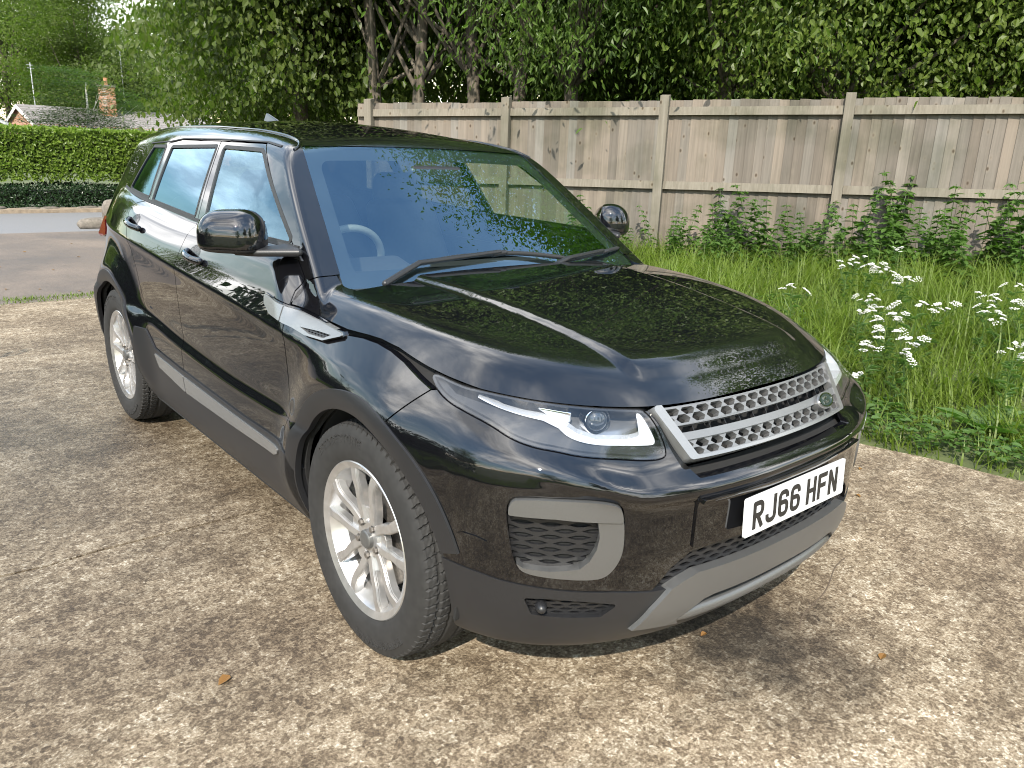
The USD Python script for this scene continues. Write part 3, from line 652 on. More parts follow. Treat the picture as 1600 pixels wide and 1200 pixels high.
# roof mouldings, curving outwards over the windscreen corner
for s in (-1, 1):
    pts = [(-1.03, .600), (-1.045, .575), (-1.08, .553), (-1.14, .540), (-1.3, .532), (-1.8, .53), (-2.4, .53), (-3.0, .50)]
    path = PchipInterpolator(range(len(pts)), pts)(np.linspace(0, len(pts)-1, 50))
    zz = np.full(len(path), 1.7)
    for _ in range(60): zz = zz-np.clip(body(path[:, 0], s*path[:, 1], zz), -.05, .05)
    obj('roof_moulding', tube(np.stack([path[:, 0], s*path[:, 1], zz+.0005], 1), .0065, 8), PAINT, CAR, 60)
# aerial fin
fin = hull([((-2.50, 0, 1.630), .012), ((-2.66, 0, 1.630), .020), ((-2.655, 0, 1.675), .006), ((-2.63, 0, 1.672), .006)], 20)
emit('aerial_fin', fin, PAINT, CAR, 60)
# cowl panel under the wipers
cx = [(-.30, .98), (-.36, 1.045), (-.44, 1.050), (-.56, 1.0), (-.56, .96), (-.3, .96)]
emit('cowl_panel', prism_y(Polygon(cx), -.70, .70), PLASTIC, CAR)
# ---- door mirrors
def mir(x, y, z):
    """housing as an implicit egg, swept back, with a flat back"""
    ca, sa = math.cos(math.radians(40)), math.sin(math.radians(40))
    u = (y-.945)*ca-(x+.800)*sa; v = (x+.800)*ca+(y-.945)*sa
    yy = u/.115; zz = (z-1.196-.004*yy)/np.where(z > 1.196, .094*(1-.10*yy), .058); xx = v/.095
    f = (np.abs(yy)**3.6+np.abs(zz)**np.where(z > 1.196, 2.3, 4.5)+np.abs(xx)**2.1)**(1/2.6)-1
    f = f*.075
    return smax(smax(f, (-.045-v), .012), 1.142-z, .012)
def plainnets(fn, lo, hi, h):
    c = np.array([(lo[0]+hi[0])/2, (lo[1]+hi[1])/2, (lo[2]+hi[2])/2])
    g = lambda x, y, z: fn(x, y+c[1], z)
    return surface_general(g, (lo[0], lo[1]-c[1], lo[2]), (hi[0], hi[1]-c[1], hi[2]), h, c[1])
def surface_general(fn, lo, hi, h, dy):
    V, Q = surface_nets(fn, lo, hi, h, False)
    for _ in range(4):
        g = grad(fn, V); d = fn(*V.T); V = V-g*(np.clip(d, -h, h)/np.maximum((g*g).sum(1), .02))[:, None]
    g = grad(fn, V); N = g/np.maximum(np.linalg.norm(g, axis=1, keepdims=True), 1e-9)
    V = V+np.array([0, dy, 0]); return V, np.vstack([Q[:, [0, 1, 2]], Q[:, [0, 2, 3]]]), N
MV, MT, MN = plainnets(mir, (-.98, .76, 1.08), (-.60, 1.14, 1.34), .006)
for s in (-1, 1):
    MR = thing('door_mirror', parent=CAR)
    sc = np.array([1, s, 1]); 
    mo = mf(MV*sc, MT if s > 0 else MT[:, ::-1], MN*sc)
    emit('mirror_cap', mo.trim_by_plane((0, 0, 1), 1.163), PAINT, MR, 60)
    emit('mirror_base', mo.trim_by_plane((0, 0, -1), -1.1605), PLASTIC, MR, 60)
    arm = hull([((-.70, s*.90, 1.150), .013), ((-.76, s*.95, 1.147), .010), ((-.61, s*.795, 1.156), .014), ((-.70, s*.80, 1.158), .018)], 14)
    emit('mirror_arm', arm, PLASTIC, MR, 40)
    g_ = boxm((-.0475, -.105, -.045), (-.0450, .105, .045)); g_.apply_transform(trimesh.transformations.rotation_matrix(math.radians(40*s), (0, 0, 1))); g_.apply_translation((-.80, s*.95, 1.205)); obj('mirror_glass', g_, CHROME, MR, False)
    sail = prism_y(Polygon([(-.600, 1.128), (-.690, 1.172), (-.80, 1.172), (-.70, 1.135)]), .5*s if s > 0 else -1.0, 1.0 if s > 0 else -.5)
    emit('mirror_mount', cut(.008, sail, -.012), PLASTIC, CAR)
# ---- door handles
for s in (-1, 1):
    for (xa, za, xb, zb_) in ((-1.515, 1.066, -1.325, 1.043), (-2.385, 1.128, -2.165, 1.098)):
        HD = thing('door_handle', parent=CAR)
        def sy(x, z):
            y = np.array([1.05])
            for _ in range(80): y = y-np.clip(body(np.array([x]), y, np.array([z])), -.05, .05)
            return float(y[0])
        P = [np.array([x, s*(sy(x, z)+o), z]) for x, z, o in ((xa, za, .004), (xa*.75+xb*.25, za*.75+zb_*.25, .030), ((xa+xb)/2, (za+zb_)/2, .036), (xa*.25+xb*.75, za*.25+zb_*.75, .032), (xb, zb_, .012))]
        man = hull([(P[0], .012), (P[1], .013)])+hull([(P[1], .013), (P[2], .0135)])+hull([(P[2], .0135), (P[3], .014)])+hull([(P[3], .014), (P[4], .015)])
        emit('grip', man, PAINT, HD, 60)
        mx, mz = xa*.6+xb*.4, za*.6+zb_*.4
        cupo = affinity.rotate(affinity.scale(Point(mx, mz+.004).buffer(1., 20), .062, .036), 6, origin=(mx, mz))
        emit('cup', cut(.0012, (prism_y(cupo, .5, 1.2) if s > 0 else prism_y(cupo, -1.2, -.5)), -.003), PLATEB, HD)
# ---- wipers
def onws(x, y, z, off): 
    return np.array([x+off*.588, y, z+off*.81])
def wiper(base, mid, a, b, c):
    W = thing('wiper', parent=CAR)
    P = [onws(*base, .006), onws(*mid, .022), onws(*a, .024)]
    emit('arm', hull([(P[0], .013), (P[1], .011)], 12)+hull([(P[1], .0105), (P[2], .008)], 12), PLASTIC, W, 40)
    Q = PchipInterpolator([0, .5, 1], [onws(*b, .008), onws(*a, .014), onws(*c, .008)])(np.linspace(0, 1, 12))
    obj('blade', tube(Q, [.005]+[.009]*10+[.005], 8), SEAL, W, 60)
    emit('blade_clip', hull([(onws(*a, .012)+[0, -.03, 0], .012), (onws(*a, .018)+[0, .03, 0], .010)], 10), PLASTIC, W, 40)
wiper((-.412, -.575, 1.058), (-.480, -.40, 1.098), (-.499, -.01, 1.117), (-.49, -.33, 1.110), (-.437, .345, 1.087))
wiper((-.40, .15, 1.060), (-.43, .30, 1.085), (-.478, .55, 1.098), (-.432, .30, 1.083), (-.515, .70, 1.110))
# ---- interior
obj('dashboard', m3.Manifold.batch_hull([m3.Manifold.cube((.05, 1.36, .02)).translate((-.62, -.68, 1.0)), m3.Manifold.cube((.12, 1.30, .3)).translate((-1.02, -.65, .72)), m3.Manifold.cube((.05, 1.30, .02)).translate((-.93, -.65, 1.02))]), INTER, CAR, 30)
emit('instrument_hood', hull([((-.93, -.50, 1.03), .05), ((-.93, -.22, 1.03), .05), ((-.80, -.50, 1.01), .04), ((-.80, -.22, 1.01), .04)]), INTER, CAR, 40)
SW = thing('steering_wheel', parent=CAR)
tor = trimesh.creation.torus(.185, .016, 48, 14); R_ = trimesh.transformations.rotation_matrix(math.radians(-64), (0, 1, 0)); tor.apply_transform(R_); tor.apply_translation((-1.12, -.36, 1.02)); obj('rim', tor, INTERL, SW, 60)
hb = trimesh.creation.cylinder(.06, .05); hb.apply_transform(R_); hb.apply_translation((-1.11, -.36, 1.015)); sp = trimesh.creation.box((.03, .34, .04)); sp.apply_transform(R_); sp.apply_translation((-1.115, -.36, 1.01))
obj('hub', hb, INTER, SW, 40); obj('spoke', sp, INTER, SW, False)
for y in (-.36, .36):
    ST = thing('front_seat', parent=CAR)
    emit('backrest', hull([((-1.60, y-.19, .75), .06), ((-1.60, y+.19, .75), .06), ((-1.80, y-.15, 1.20), .055), ((-1.80, y+.15, 1.20), .055)]), INTER, ST, 40)
    emit('cushion', hull([((-1.15, y-.2, .62), .07), ((-1.15, y+.2, .62), .07), ((-1.6, y-.2, .58), .07), ((-1.6, y+.2, .58), .07)]), INTER, ST, 40)
    emit('headrest', hull([((-1.84, y-.09, 1.34), .05), ((-1.84, y+.09, 1.34), .05), ((-1.83, y-.10, 1.27), .05), ((-1.83, y+.10, 1.27), .05)]), INTER, ST, 40)
emit('rear_seat', hull([((-2.45, -.55, .75), .08), ((-2.45, .55, .75), .08), ((-2.70, -.5, 1.16), .06), ((-2.70, .5, 1.16), .06)]), INTER, CAR, 40)
obj('cabin_floor', boxm((-3.1, -.72, .48), (-.7, .72, .52)), DARK, CAR, False)
emit('roof_lining', (glevel(-.03)-glevel(-.036)).trim_by_plane((0, 0, 1), 1.53).trim_by_plane((-1, 0, 0), 1.1), INTERL, CAR)
emit('rear_view_mirror', hull([((-.95, -.11, 1.42), .025), ((-.95, .11, 1.42), .025), ((-.945, -.1, 1.385), .02), ((-.945, .1, 1.385), .02)]), PLASTIC, CAR, 40)
TAILR = plain('tail_lamp_red', (.08, .006, .006), .12)
for s in (-1, 1):                         # tail lamp edge just in view at the back corner
    tl = Polygon([(-3.45, .93), (-3.45, 1.06), (-2.96, 1.075), (-2.99, .99)])
    pr = prism_y(tl, .3, 1.2) if s > 0 else prism_y(tl, -1.2, -.3)
    emit('tail_lamp', cut(.006, pr, -.004), TAILR, CAR)
# ---- wheels: tyre with cut tread, ten-spoke alloy rim, brake disc. Built once facing -y, then referenced
RO, RI, WT = .369, .2445, .232
def make_tyre():
    nA = 540; q = np.linspace(0, 1, 41)
    yy = np.linspace(-.100, .100, 41)
    crown = RO-.010*np.abs(yy/.100)**3
    prof = [(RI-.012, -.093), (RI+.004, -.105), (.262, -.1145), (.290, -.1195), (.315, -.1195), (.335, -.116), (.350, -.110), (.3585, -.1045)]
    P = np.array(prof+list(zip(crown, yy))+[(r, -y) for r, y in prof[::-1]])
    n = len(P); a = np.arange(nA)*2*np.pi/nA
    r = np.repeat(P[:, :1], nA, 1); y = np.repeat(P[:, 1:2], nA, 1)
    Y = y; A = np.broadcast_to(a, r.shape)
    inT = (np.abs(Y) < .108) & (r > .345)
    pitch = 78
    ph = (A*pitch/(2*np.pi)+8*np.abs(Y)*1.2+.5*(Y > 0)) % 1.0
    lat = (ph < .17) & (np.abs(Y) > .030)
    sipe = (np.abs((ph*4) % 1-.5) < .12) & (np.abs(Y) < .10)
    zig = .006*np.abs(((A*pitch/(2*np.pi)) % 1)-.5)
    circ = (np.abs(np.abs(Y)-.026-zig) < .0045) | (np.abs(np.abs(Y)-.070-zig) < .0045)
    depth = np.where(lat | circ, .0075, np.where(sipe, .002, 0))*inT
    depth = depth*np.where(r > .357, 1, .6)
    # sidewall rings
    r2 = r-depth
    V = np.stack([r2*np.cos(A), y, r2*np.sin(A)], -1).reshape(-1, 3)
    i, j = np.meshgrid(np.arange(n-1), np.arange(nA), indexing='ij')
    qd = np.stack([i*nA+j, (i+1)*nA+j, (i+1)*nA+(j+1) % nA, i*nA+(j+1) % nA], -1).reshape(-1, 4)
    return V, np.vstack([qd[:, [0, 2, 1]], qd[:, [0, 3, 2]]])
TYV, TYF = make_tyre()
if (np.cross(TYV[TYF[5, 1]]-TYV[TYF[5, 0]], TYV[TYF[5, 2]]-TYV[TYF[5, 0]])*(TYV[TYF[5, 0]]-[0, 0, 0])).sum() < 0: pass
def spoke_poly():
    """one pair of spokes in the plane of the wheel, pointing along +x"""
    out = []
    for s in (-1, 1):
        c = [(.040, s*.020), (.075, s*.030), (.110, s*.0375), (.150, s*.0400), (.180, s*.0475), (.225, s*.0640)]
        w = [.0175, .0175, .0170, .0165, .0178, .0225]
        cc = PchipInterpolator([p[0] for p in c], [p[1] for p in c]); ww = PchipInterpolator([p[0] for p in c], w)
        x = np.linspace(.040, .2255, 26); t = np.arctan(cc(x, 1))
        up_ = np.stack([x-np.sin(t)*ww(x)*.92, cc(x)+np.cos(t)*ww(x)*.92], 1); dn = np.stack([x+np.sin(t)*ww(x)*.92, cc(x)-np.cos(t)*ww(x)*.92], 1)
        out.append(Polygon(np.vstack([up_, dn[::-1]])).buffer(0))
    web = Polygon([(.03, -.03), (.098, -.024), (.104, 0), (.098, .024), (.03, .03)])
    return out, web
def layered(poly, h0, steps):
    """extrusion with a rounded upper edge: stack of (height, inset)"""
    m = None
    for k, (h, ins) in enumerate(steps):
        p = poly.buffer(-ins)
        if p.is_empty: continue
        e = extr(p, h-h0); m = e if m is None else m+e
    return m.translate((0, 0, h0))
spk, web = spoke_poly()
face = None
for k in range(5):
    for p in spk:
        e = layered(affinity.rotate(p, 72*k+18, origin=(0, 0)), -.030, [(-.008, 0), (-.0035, .0010), (-.0008, .0026), (.0006, .0048)])
        face = e if face is None else face+e
    e = layered(affinity.rotate(web, 72*k+18, origin=(0, 0)), -.030, [(-.012, 0), (-.009, .002)]); face = face+e
hubp = Point(0, 0).buffer(.062, 24)
face = face+layered(hubp, -.035, [(-.006, 0), (-.003, .002), (-.001, .005)])
for k in range(5):
    t = math.radians(72*k+54); face = face-m3.Manifold.cylinder(.1, .0125, .0125, 24).translate((.0545*math.cos(t), .0545*math.sin(t), -.018))
face = face.refine_to_length(.02)
me = face.to_mesh(); fv = np.asarray(me.vert_properties)[:, :3].astype(float); ff = np.asarray(me.tri_verts).astype(int)
rr = np.hypot(fv[:, 0], fv[:, 1]); fv[:, 2] += -.010+.024*np.clip(rr/.225, 0, 1)**1.3-.010*np.clip((rr-.19)/.04, 0, 1)
# local: wheel plane (x, z), outward is -y ; outer face of rim lip at y = -.108
RIMV = np.stack([fv[:, 0], -.092-fv[:, 2], fv[:, 1]], 1); RIMF = ff
rimprof = [(RI-.004, -.106), (RI, -.108), (RI+.003, -.105), (RI+.002, -.098), (RI-.010, -.094), (.226, -.090), (.221, -.075), (.219, -.040), (.215, .02), (.225, .085), (RI, .10), (RI-.004, .103), (.2, .03), (.2, -.05), (.214, -.078), (.224, -.098), (RI-.004, -.106)]
def build_wheel(loc, rz):
    W = thing('wheel', loc, rz, parent=CAR)
    put('tyre', TYV, TYF, RUBBER, W, meshkit.arrays((TYV, TYF), True)[2]) if False else obj('tyre', (TYV, TYF), RUBBER, W, 35)
    for word, a0, rad in (('BRIDGESTONE', 112, .318), ('BRIDGESTONE', -68, .318)):
        t = meshkit.text_mesh(word, .024, .0022, True); v = np.array(t.vertices); wid = v[:, 0].max(); v[:, 0] = (v[:, 0]-wid/2)*1.25
        th = math.radians(a0)-v[:, 0]/rad; r = rad-.012+v[:, 1]
        t.vertices = np.stack([r*np.cos(th), -.1182-v[:, 2], r*np.sin(th)], 1); obj('sidewall_lettering', t, RUBBER, W, False)
    obj('rim', cat_([trimesh.Trimesh(RIMV, RIMF, process=False), lathe(rimprof, 96)]), ALLOY, W, 18)
    obj('centre_cap', lathe([(.0001, -.1005), (.018, -.1000), (.026, -.0985), (.0295, -.095), (.0300, -.080)], 40), SATIN, W, 40)
    nuts = []
    for k in range(5):
        t = math.radians(72*k+54); c = trimesh.creation.cylinder(.0095, .03, sections=6); c.apply_transform(trimesh.transformations.rotation_matrix(math.pi/2, (1, 0, 0))); c.apply_translation((.0545*math.cos(t), -.080, .0545*math.sin(t))); nuts.append(c)
        obj('wheel_nut', c, STEEL, W, 20)
    obj('brake_disc', lathe([(.06, -.035), (.158, -.035), (.160, -.033), (.160, -.008), (.06, -.008)], 64), STEEL, W, 40)
    emit('brake_caliper', prism_y(Polygon([(r*math.cos(t), r*math.sin(t)) for r, ts in ((.175, np.linspace(2.2, 3.3, 9)), (.105, np.linspace(3.3, 2.2, 9))) for t in ts]), -.055, .0), DARK, W, 40)
    obj('hub_back', lathe([(.0001, .02), (.21, .02), (.213, .06)], 48), DARK, W, 40)
    return W
YW = {0: .921-.1195+.004, 1: .905-.1195+.004}
w0 = build_wheel((0, -YW[0], TR-.004), 0)
for x, y, rz in ((-WB, -YW[1], 0), (0, YW[0], 180), (-WB, YW[1], 180)):
    r = thing('wheel', (x, y, TR-.004), rz, parent=CAR)
    r.GetReferences().AddInternalReference(w0.GetPath()); r.SetInstanceable(True)
# ================================================================== THE PLACE
FP, FE, FN = np.array([-8.44, 4.04]), np.array([.8815, .4722]), np.array([.4722, -.8815])
BAY, NB = 2.10, 6
def fence_s(x, y): return (x-FP[0])*FN[0]+(y-FP[1])*FN[1]
def fence_t(x, y): return (x-FP[0])*FE[0]+(y-FP[1])*FE[1]
EDGE = PchipInterpolator([-6.6, -3, -.02, .34, .78, 1.6, 2.4, 3.2, 7], [2.12, 2.2, 2.27, 2.36, 2.45, 2.75, 3.3, 4.2, 6.5])
def base_z(t): return .14+.020*np.clip(t, -2, 12)
def ground_z(x, y):
    s = fence_s(x, y); t = fence_t(x, y)
    e = sstep((y-EDGE(np.clip(x, -6.6, 7)))/3.2)
    return base_z(t)*e*1.0+.045*(meshkit.noise(np.stack([x*1.3, y*1.3, 0*x], -1))-.4)*sstep((y-EDGE(np.clip(x, -6.6, 7))-.1)/.5)
GEO = ('geometry', {})
CONC = mat('exposed_concrete', {
    'g': GEO, 'm': ('mapping', {'scale': (1., .85, 1.)}),
    'mw': ('mapping', {'scale': (9., .8, 1.)}), 'nw': ('noise_texture', {'scale': 1.6, 'detail': 5., 'roughness': .6}), 'rw': ('rgb_ramp', {'ramp': [(.34, (.80, .79, .77)), (.64, (1.14, 1.14, 1.13))]}), 'mul4': ('mix', {'mix_type': 'multiply', 'fac': 1.}),
    'w': ('noise_texture', {'scale': 40., 'detail': 4.}), 'wm': ('mix', {'mix_type': 'linear_light', 'fac': .012}),
    'v': ('voronoi_texture', {'scale': 62., 'randomness': 1.0}), 'vs': ('separate_color', {}),
    'agg': ('rgb_ramp', {'ramp': [(0, (.048, .035, .024)), (.24, (.098, .073, .049)), (.40, (.170, .134, .095)), (.54, (.235, .194, .145)), (.66, (.32, .278, .22)), (.76, (.44, .41, .36)), (1, (.54, .515, .465))]}),
    'n1': ('noise_texture', {'scale': 115., 'detail': 3., 'roughness': .65}),
    'n2': ('noise_texture', {'scale': 1.1, 'detail': 6., 'roughness': .6}),
    'n3': ('noise_texture', {'scale': 7., 'detail': 5., 'roughness': .6}),
    'a1': ('math', {'math_type': 'multiply_add', 'value2': .34}), 'a2': ('math', {'math_type': 'multiply_add', 'value2': 1.35}), 'a3': ('math', {'math_type': 'multiply_add', 'value2': .45}), 'a4': ('math', {'math_type': 'multiply_add', 'value2': .55, 'value3': -.94}),
    'damp': ('rgb_ramp', {'ramp': [(.34, (.78, .73, .66)), (.50, (.98, .95, .88)), (.66, (1.15, 1.12, 1.05))]}), 'mul': ('mix', {'mix_type': 'multiply', 'fac': 1.}),
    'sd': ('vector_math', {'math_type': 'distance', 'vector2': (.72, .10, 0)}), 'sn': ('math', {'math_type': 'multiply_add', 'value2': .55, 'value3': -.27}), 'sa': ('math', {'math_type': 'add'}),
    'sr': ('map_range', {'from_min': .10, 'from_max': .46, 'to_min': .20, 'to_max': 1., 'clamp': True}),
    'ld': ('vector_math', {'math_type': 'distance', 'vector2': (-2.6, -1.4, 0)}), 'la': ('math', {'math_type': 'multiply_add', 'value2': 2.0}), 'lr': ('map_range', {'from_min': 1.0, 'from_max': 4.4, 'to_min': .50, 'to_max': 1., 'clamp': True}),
    'mul2': ('mix', {'mix_type': 'multiply', 'fac': 1.}), 'mul3': ('mix', {'mix_type': 'multiply', 'fac': 1.}),
    'h': ('math', {'math_type': 'add'}), 'b': ('bump', {'strength': .75, 'distance': .006}),
    'rr': ('map_range', {'from_min': .55, 'from_max': 1., 'to_min': .48, 'to_max': .88}),
    'p': ('principled_bsdf', {'specular_ior_level': .4})},
    [('g.position', 'm.vector'), ('m.vector', 'w.vector'), ('m.vector', 'wm.color1'), ('w.color', 'wm.color2'), ('wm.color', 'v.vector'), ('v.color', 'vs.color'),
     ('m.vector', 'n1.vector'), ('g.position', 'n2.vector'), ('g.position', 'n3.vector'),
     ('vs.r', 'a1.value1'), ('n1.fac', 'a2.value1'), ('a1.value', 'a2.value3'), ('n2.fac', 'a3.value1'), ('a2.value', 'a3.value3'), ('n3.fac', 'a4.value1'), ('a3.value', 'h.value1'), ('a4.value', 'h.value2'), ('h.value', 'agg.fac'),
     ('n2.fac', 'damp.fac'), ('agg.color', 'mul.color1'), ('damp.color', 'mul.color2'),
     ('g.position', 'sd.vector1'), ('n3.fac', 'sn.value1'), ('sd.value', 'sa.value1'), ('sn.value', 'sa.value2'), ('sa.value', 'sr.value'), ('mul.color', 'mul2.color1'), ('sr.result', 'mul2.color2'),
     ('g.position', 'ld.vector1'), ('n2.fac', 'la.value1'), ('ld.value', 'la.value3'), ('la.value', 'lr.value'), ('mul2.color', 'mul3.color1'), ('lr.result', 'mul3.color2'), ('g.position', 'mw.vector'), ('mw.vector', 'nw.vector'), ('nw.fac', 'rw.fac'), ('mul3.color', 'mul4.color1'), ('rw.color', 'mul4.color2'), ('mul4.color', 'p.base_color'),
     ('lr.result', 'rr.value'), ('rr.result', 'p.roughness'), ('n1.fac', 'b.height'), ('b.normal', 'p.normal')], 'p.BSDF')
TARMAC = mat('old_tarmac', {'g': GEO, 'n': ('noise_texture', {'scale': 90., 'detail': 4.}), 'n2': ('noise_texture', {'scale': .55, 'detail': 7., 'roughness': .65}),
    'r': ('rgb_ramp', {'ramp': [(.3, (.080, .067, .057)), (.7, (.165, .140, .120))]}), 'r2': ('rgb_ramp', {'ramp': [(.36, (.62, .58, .55)), (.62, (1.2, 1.12, 1.04))]}), 'm': ('mix', {'mix_type': 'multiply', 'fac': 1.}),
    'rr': ('map_range', {'from_min': .3, 'from_max': .7, 'to_min': .55, 'to_max': .9}), 'b': ('bump', {'strength': .5, 'distance': .004}), 'p': ('principled_bsdf', {})},
    [('g.position', 'n.vector'), ('g.position', 'n2.vector'), ('n.fac', 'r.fac'), ('n2.fac', 'r2.fac'), ('r.color', 'm.color1'), ('r2.color', 'm.color2'), ('m.color', 'p.base_color'), ('n2.fac', 'rr.value'), ('rr.result', 'p.roughness'), ('n.fac', 'b.height'), ('b.normal', 'p.normal')], 'p.BSDF')
ROADM = grainy('road_tarmac', (.15, .15, .155), .85, .2, 80., .3)
SOIL = mat('soil', {'g': GEO, 'n': ('noise_texture', {'scale': 3., 'detail': 8., 'roughness': .7}), 'r': ('rgb_ramp', {'ramp': [(.3, (.035, .045, .015)), (.55, (.06, .075, .022)), (.75, (.10, .085, .05))]}), 'p': ('principled_bsdf', {'roughness': .95})},
    [('g.position', 'n.vector'), ('n.fac', 'r.fac'), ('r.color', 'p.base_color')], 'p.BSDF')
def leafmat(name, cols, trans=.56, rough=.45, tint=(.9, 1.25, .35)):
    n = len(cols)
    return mat(name, {'g': GEO, 'r': ('rgb_ramp', {'ramp': [(i/(n-1), c) for i, c in enumerate(cols)]}), 'o': ('object_info', {}),
        'nz': ('noise_texture', {'scale': .9, 'detail': 3.}), 'ad': ('math', {'math_type': 'multiply_add', 'value2': .9, 'value3': -.45}), 'f': ('math', {'math_type': 'add', 'use_clamp': True}),
        'tm': ('mix', {'mix_type': 'multiply', 'fac': 1., 'color2': tint}), 'p': ('principled_bsdf', {'roughness': rough, 'specular_ior_level': .45}), 't': ('translucent_bsdf', {}), 'm': ('mix_closure', {'fac': trans})},
        [('g.position', 'nz.vector'), ('nz.fac', 'ad.value1'), ('ad.value', 'f.value1'), ('g.random_per_island', 'f.value2'), ('f.value', 'r.fac'), ('r.color', 'p.base_color'), ('r.color', 'tm.color1'), ('tm.color', 't.color'), ('p.BSDF', 'm.closure1'), ('t.BSDF', 'm.closure2')], 'm.closure')
LEAF_A = leafmat('sycamore_leaf', [(.075, .105, .020), (.125, .160, .028), (.18, .21, .038), (.26, .26, .055)])
LEAF_B = leafmat('ash_leaf', [(.095, .150, .030), (.140, .200, .038), (.19, .245, .050), (.26, .29, .07)])
LEAF_C = leafmat('hazel_leaf', [(.115, .160, .028), (.17, .22, .036), (.24, .275, .048), (.34, .31, .06)])
LEAF_D = leafmat('birch_leaf', [(.045, .075, .025), (.075, .115, .035), (.12, .16, .05)])
HEDGEM = leafmat('hedge_leaf', [(.12, .18, .024), (.19, .27, .038), (.26, .34, .055)], .35)
IVYM = leafmat('ivy_leaf', [(.018, .040, .014), (.035, .070, .022), (.06, .10, .03)], .2, .35)
GRASSM = leafmat('grass_blade', [(.115, .165, .023), (.175, .245, .035), (.235, .30, .05), (.33, .345, .09), (.46, .40, .17)], .45, .5, (1., 1.15, .4))
NETTLEM = leafmat('nettle_leaf', [(.065, .120, .026), (.105, .180, .038), (.155, .23, .05)], .4)
BARK = mat('bark', {'g': GEO, 'm': ('mapping', {'scale': (6., 6., 1.2)}), 'n': ('noise_texture', {'scale': 3., 'detail': 7., 'roughness': .65}), 'r': ('rgb_ramp', {'ramp': [(.3, (.045, .036, .026)), (.55, (.10, .083, .062)), (.75, (.17, .15, .115))]}), 'b': ('bump', {'strength': .7, 'distance': .03}), 'p': ('principled_bsdf', {'roughness': .9})},
    [('g.position', 'm.vector'), ('m.vector', 'n.vector'), ('n.fac', 'r.fac'), ('r.color', 'p.base_color'), ('n.fac', 'b.height'), ('b.normal', 'p.normal')], 'p.BSDF')
BIRCHB = mat('birch_bark', {'g': GEO, 'm': ('mapping', {'scale': (2., 2., 14.)}), 'n': ('noise_texture', {'scale': 1.5, 'detail': 5.}), 'r': ('rgb_ramp', {'ramp': [(.36, (.06, .055, .05)), (.46, (.5, .48, .44)), (.7, (.66, .64, .6))]}), 'p': ('principled_bsdf', {'roughness': .8})},
    [('g.position', 'm.vector'), ('m.vector', 'n.vector'), ('n.fac', 'r.fac'), ('r.color', 'p.base_color')], 'p.BSDF')
def woodmat(name, lo, mid, hi, shift=0.):
    return mat(name, {'tc': ('texture_coordinate', {}), 'g': GEO, 'o': ('object_info', {}), 'm': ('mapping', {'scale': (38., 38., 1.3)}), 'off': ('vector_math', {'math_type': 'add', 'vector2': (shift, shift*.7, shift*1.3)}), 
        'n': ('noise_texture', {'scale': 1., 'detail': 6., 'roughness': .6, 'distortion': .4}),
        'm2': ('mapping', {'scale': (8., 8., 5.)}), 'v': ('voronoi_texture', {'scale': 1.0, 'randomness': 1.}), 'vk': ('rgb_ramp', {'ramp': [(0, (.38, .32, .27)), (.07, (.46, .40, .34)), (.10, (.85, .8, .74)), (.15, (1.10, 1.09, 1.07)), (.26, (1, 1, 1)), (1, (1, 1, 1))]}),
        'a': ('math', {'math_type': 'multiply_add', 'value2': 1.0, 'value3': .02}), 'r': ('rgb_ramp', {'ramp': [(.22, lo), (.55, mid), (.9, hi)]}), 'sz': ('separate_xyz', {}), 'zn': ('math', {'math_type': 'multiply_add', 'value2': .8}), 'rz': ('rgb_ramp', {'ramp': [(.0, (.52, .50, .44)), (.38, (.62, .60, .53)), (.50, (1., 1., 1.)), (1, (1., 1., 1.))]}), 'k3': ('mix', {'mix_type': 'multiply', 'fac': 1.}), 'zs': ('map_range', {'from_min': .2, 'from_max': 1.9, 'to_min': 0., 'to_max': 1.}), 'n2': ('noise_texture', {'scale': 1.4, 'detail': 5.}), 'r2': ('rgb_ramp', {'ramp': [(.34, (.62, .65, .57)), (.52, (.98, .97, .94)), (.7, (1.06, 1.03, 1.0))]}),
        'k': ('mix', {'mix_type': 'multiply', 'fac': 1.}), 'k2': ('mix', {'mix_type': 'multiply', 'fac': 1.}), 'b': ('bump', {'strength': .3, 'distance': .003}), 'p': ('principled_bsdf', {'roughness': .85, 'specular_ior_level': .25})},
        [('g.position', 'off.vector1'), ('off.vector', 'm.vector'), ('m.vector', 'n.vector'), ('off.vector', 'm2.vector'), ('m2.vector', 'v.vector'), ('v.distance', 'vk.fac'),
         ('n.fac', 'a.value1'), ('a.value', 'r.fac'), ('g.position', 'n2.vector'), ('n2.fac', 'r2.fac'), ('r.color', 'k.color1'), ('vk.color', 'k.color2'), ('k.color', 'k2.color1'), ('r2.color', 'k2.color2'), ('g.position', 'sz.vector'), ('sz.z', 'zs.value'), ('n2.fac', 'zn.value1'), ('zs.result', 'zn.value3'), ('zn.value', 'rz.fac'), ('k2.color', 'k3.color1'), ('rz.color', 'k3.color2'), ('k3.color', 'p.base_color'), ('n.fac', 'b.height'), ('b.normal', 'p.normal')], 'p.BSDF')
WOOD = []; wr = np.random.default_rng(3)
for k in range(10):
    g_, w_b = .56+.40*wr.random(), wr.random(); c = np.array([.290, .242, .198])*(1-w_b)+np.array([.262, .245, .222])*w_b; c = c*g_*.66
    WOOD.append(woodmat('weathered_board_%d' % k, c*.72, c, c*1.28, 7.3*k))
RAIL = woodmat('weathered_rail', (.105, .092, .073), (.148, .133, .109), (.20, .181, .152))
STONE = grainy('stone', (.13, .112, .092), .9, .35, 14., .6)
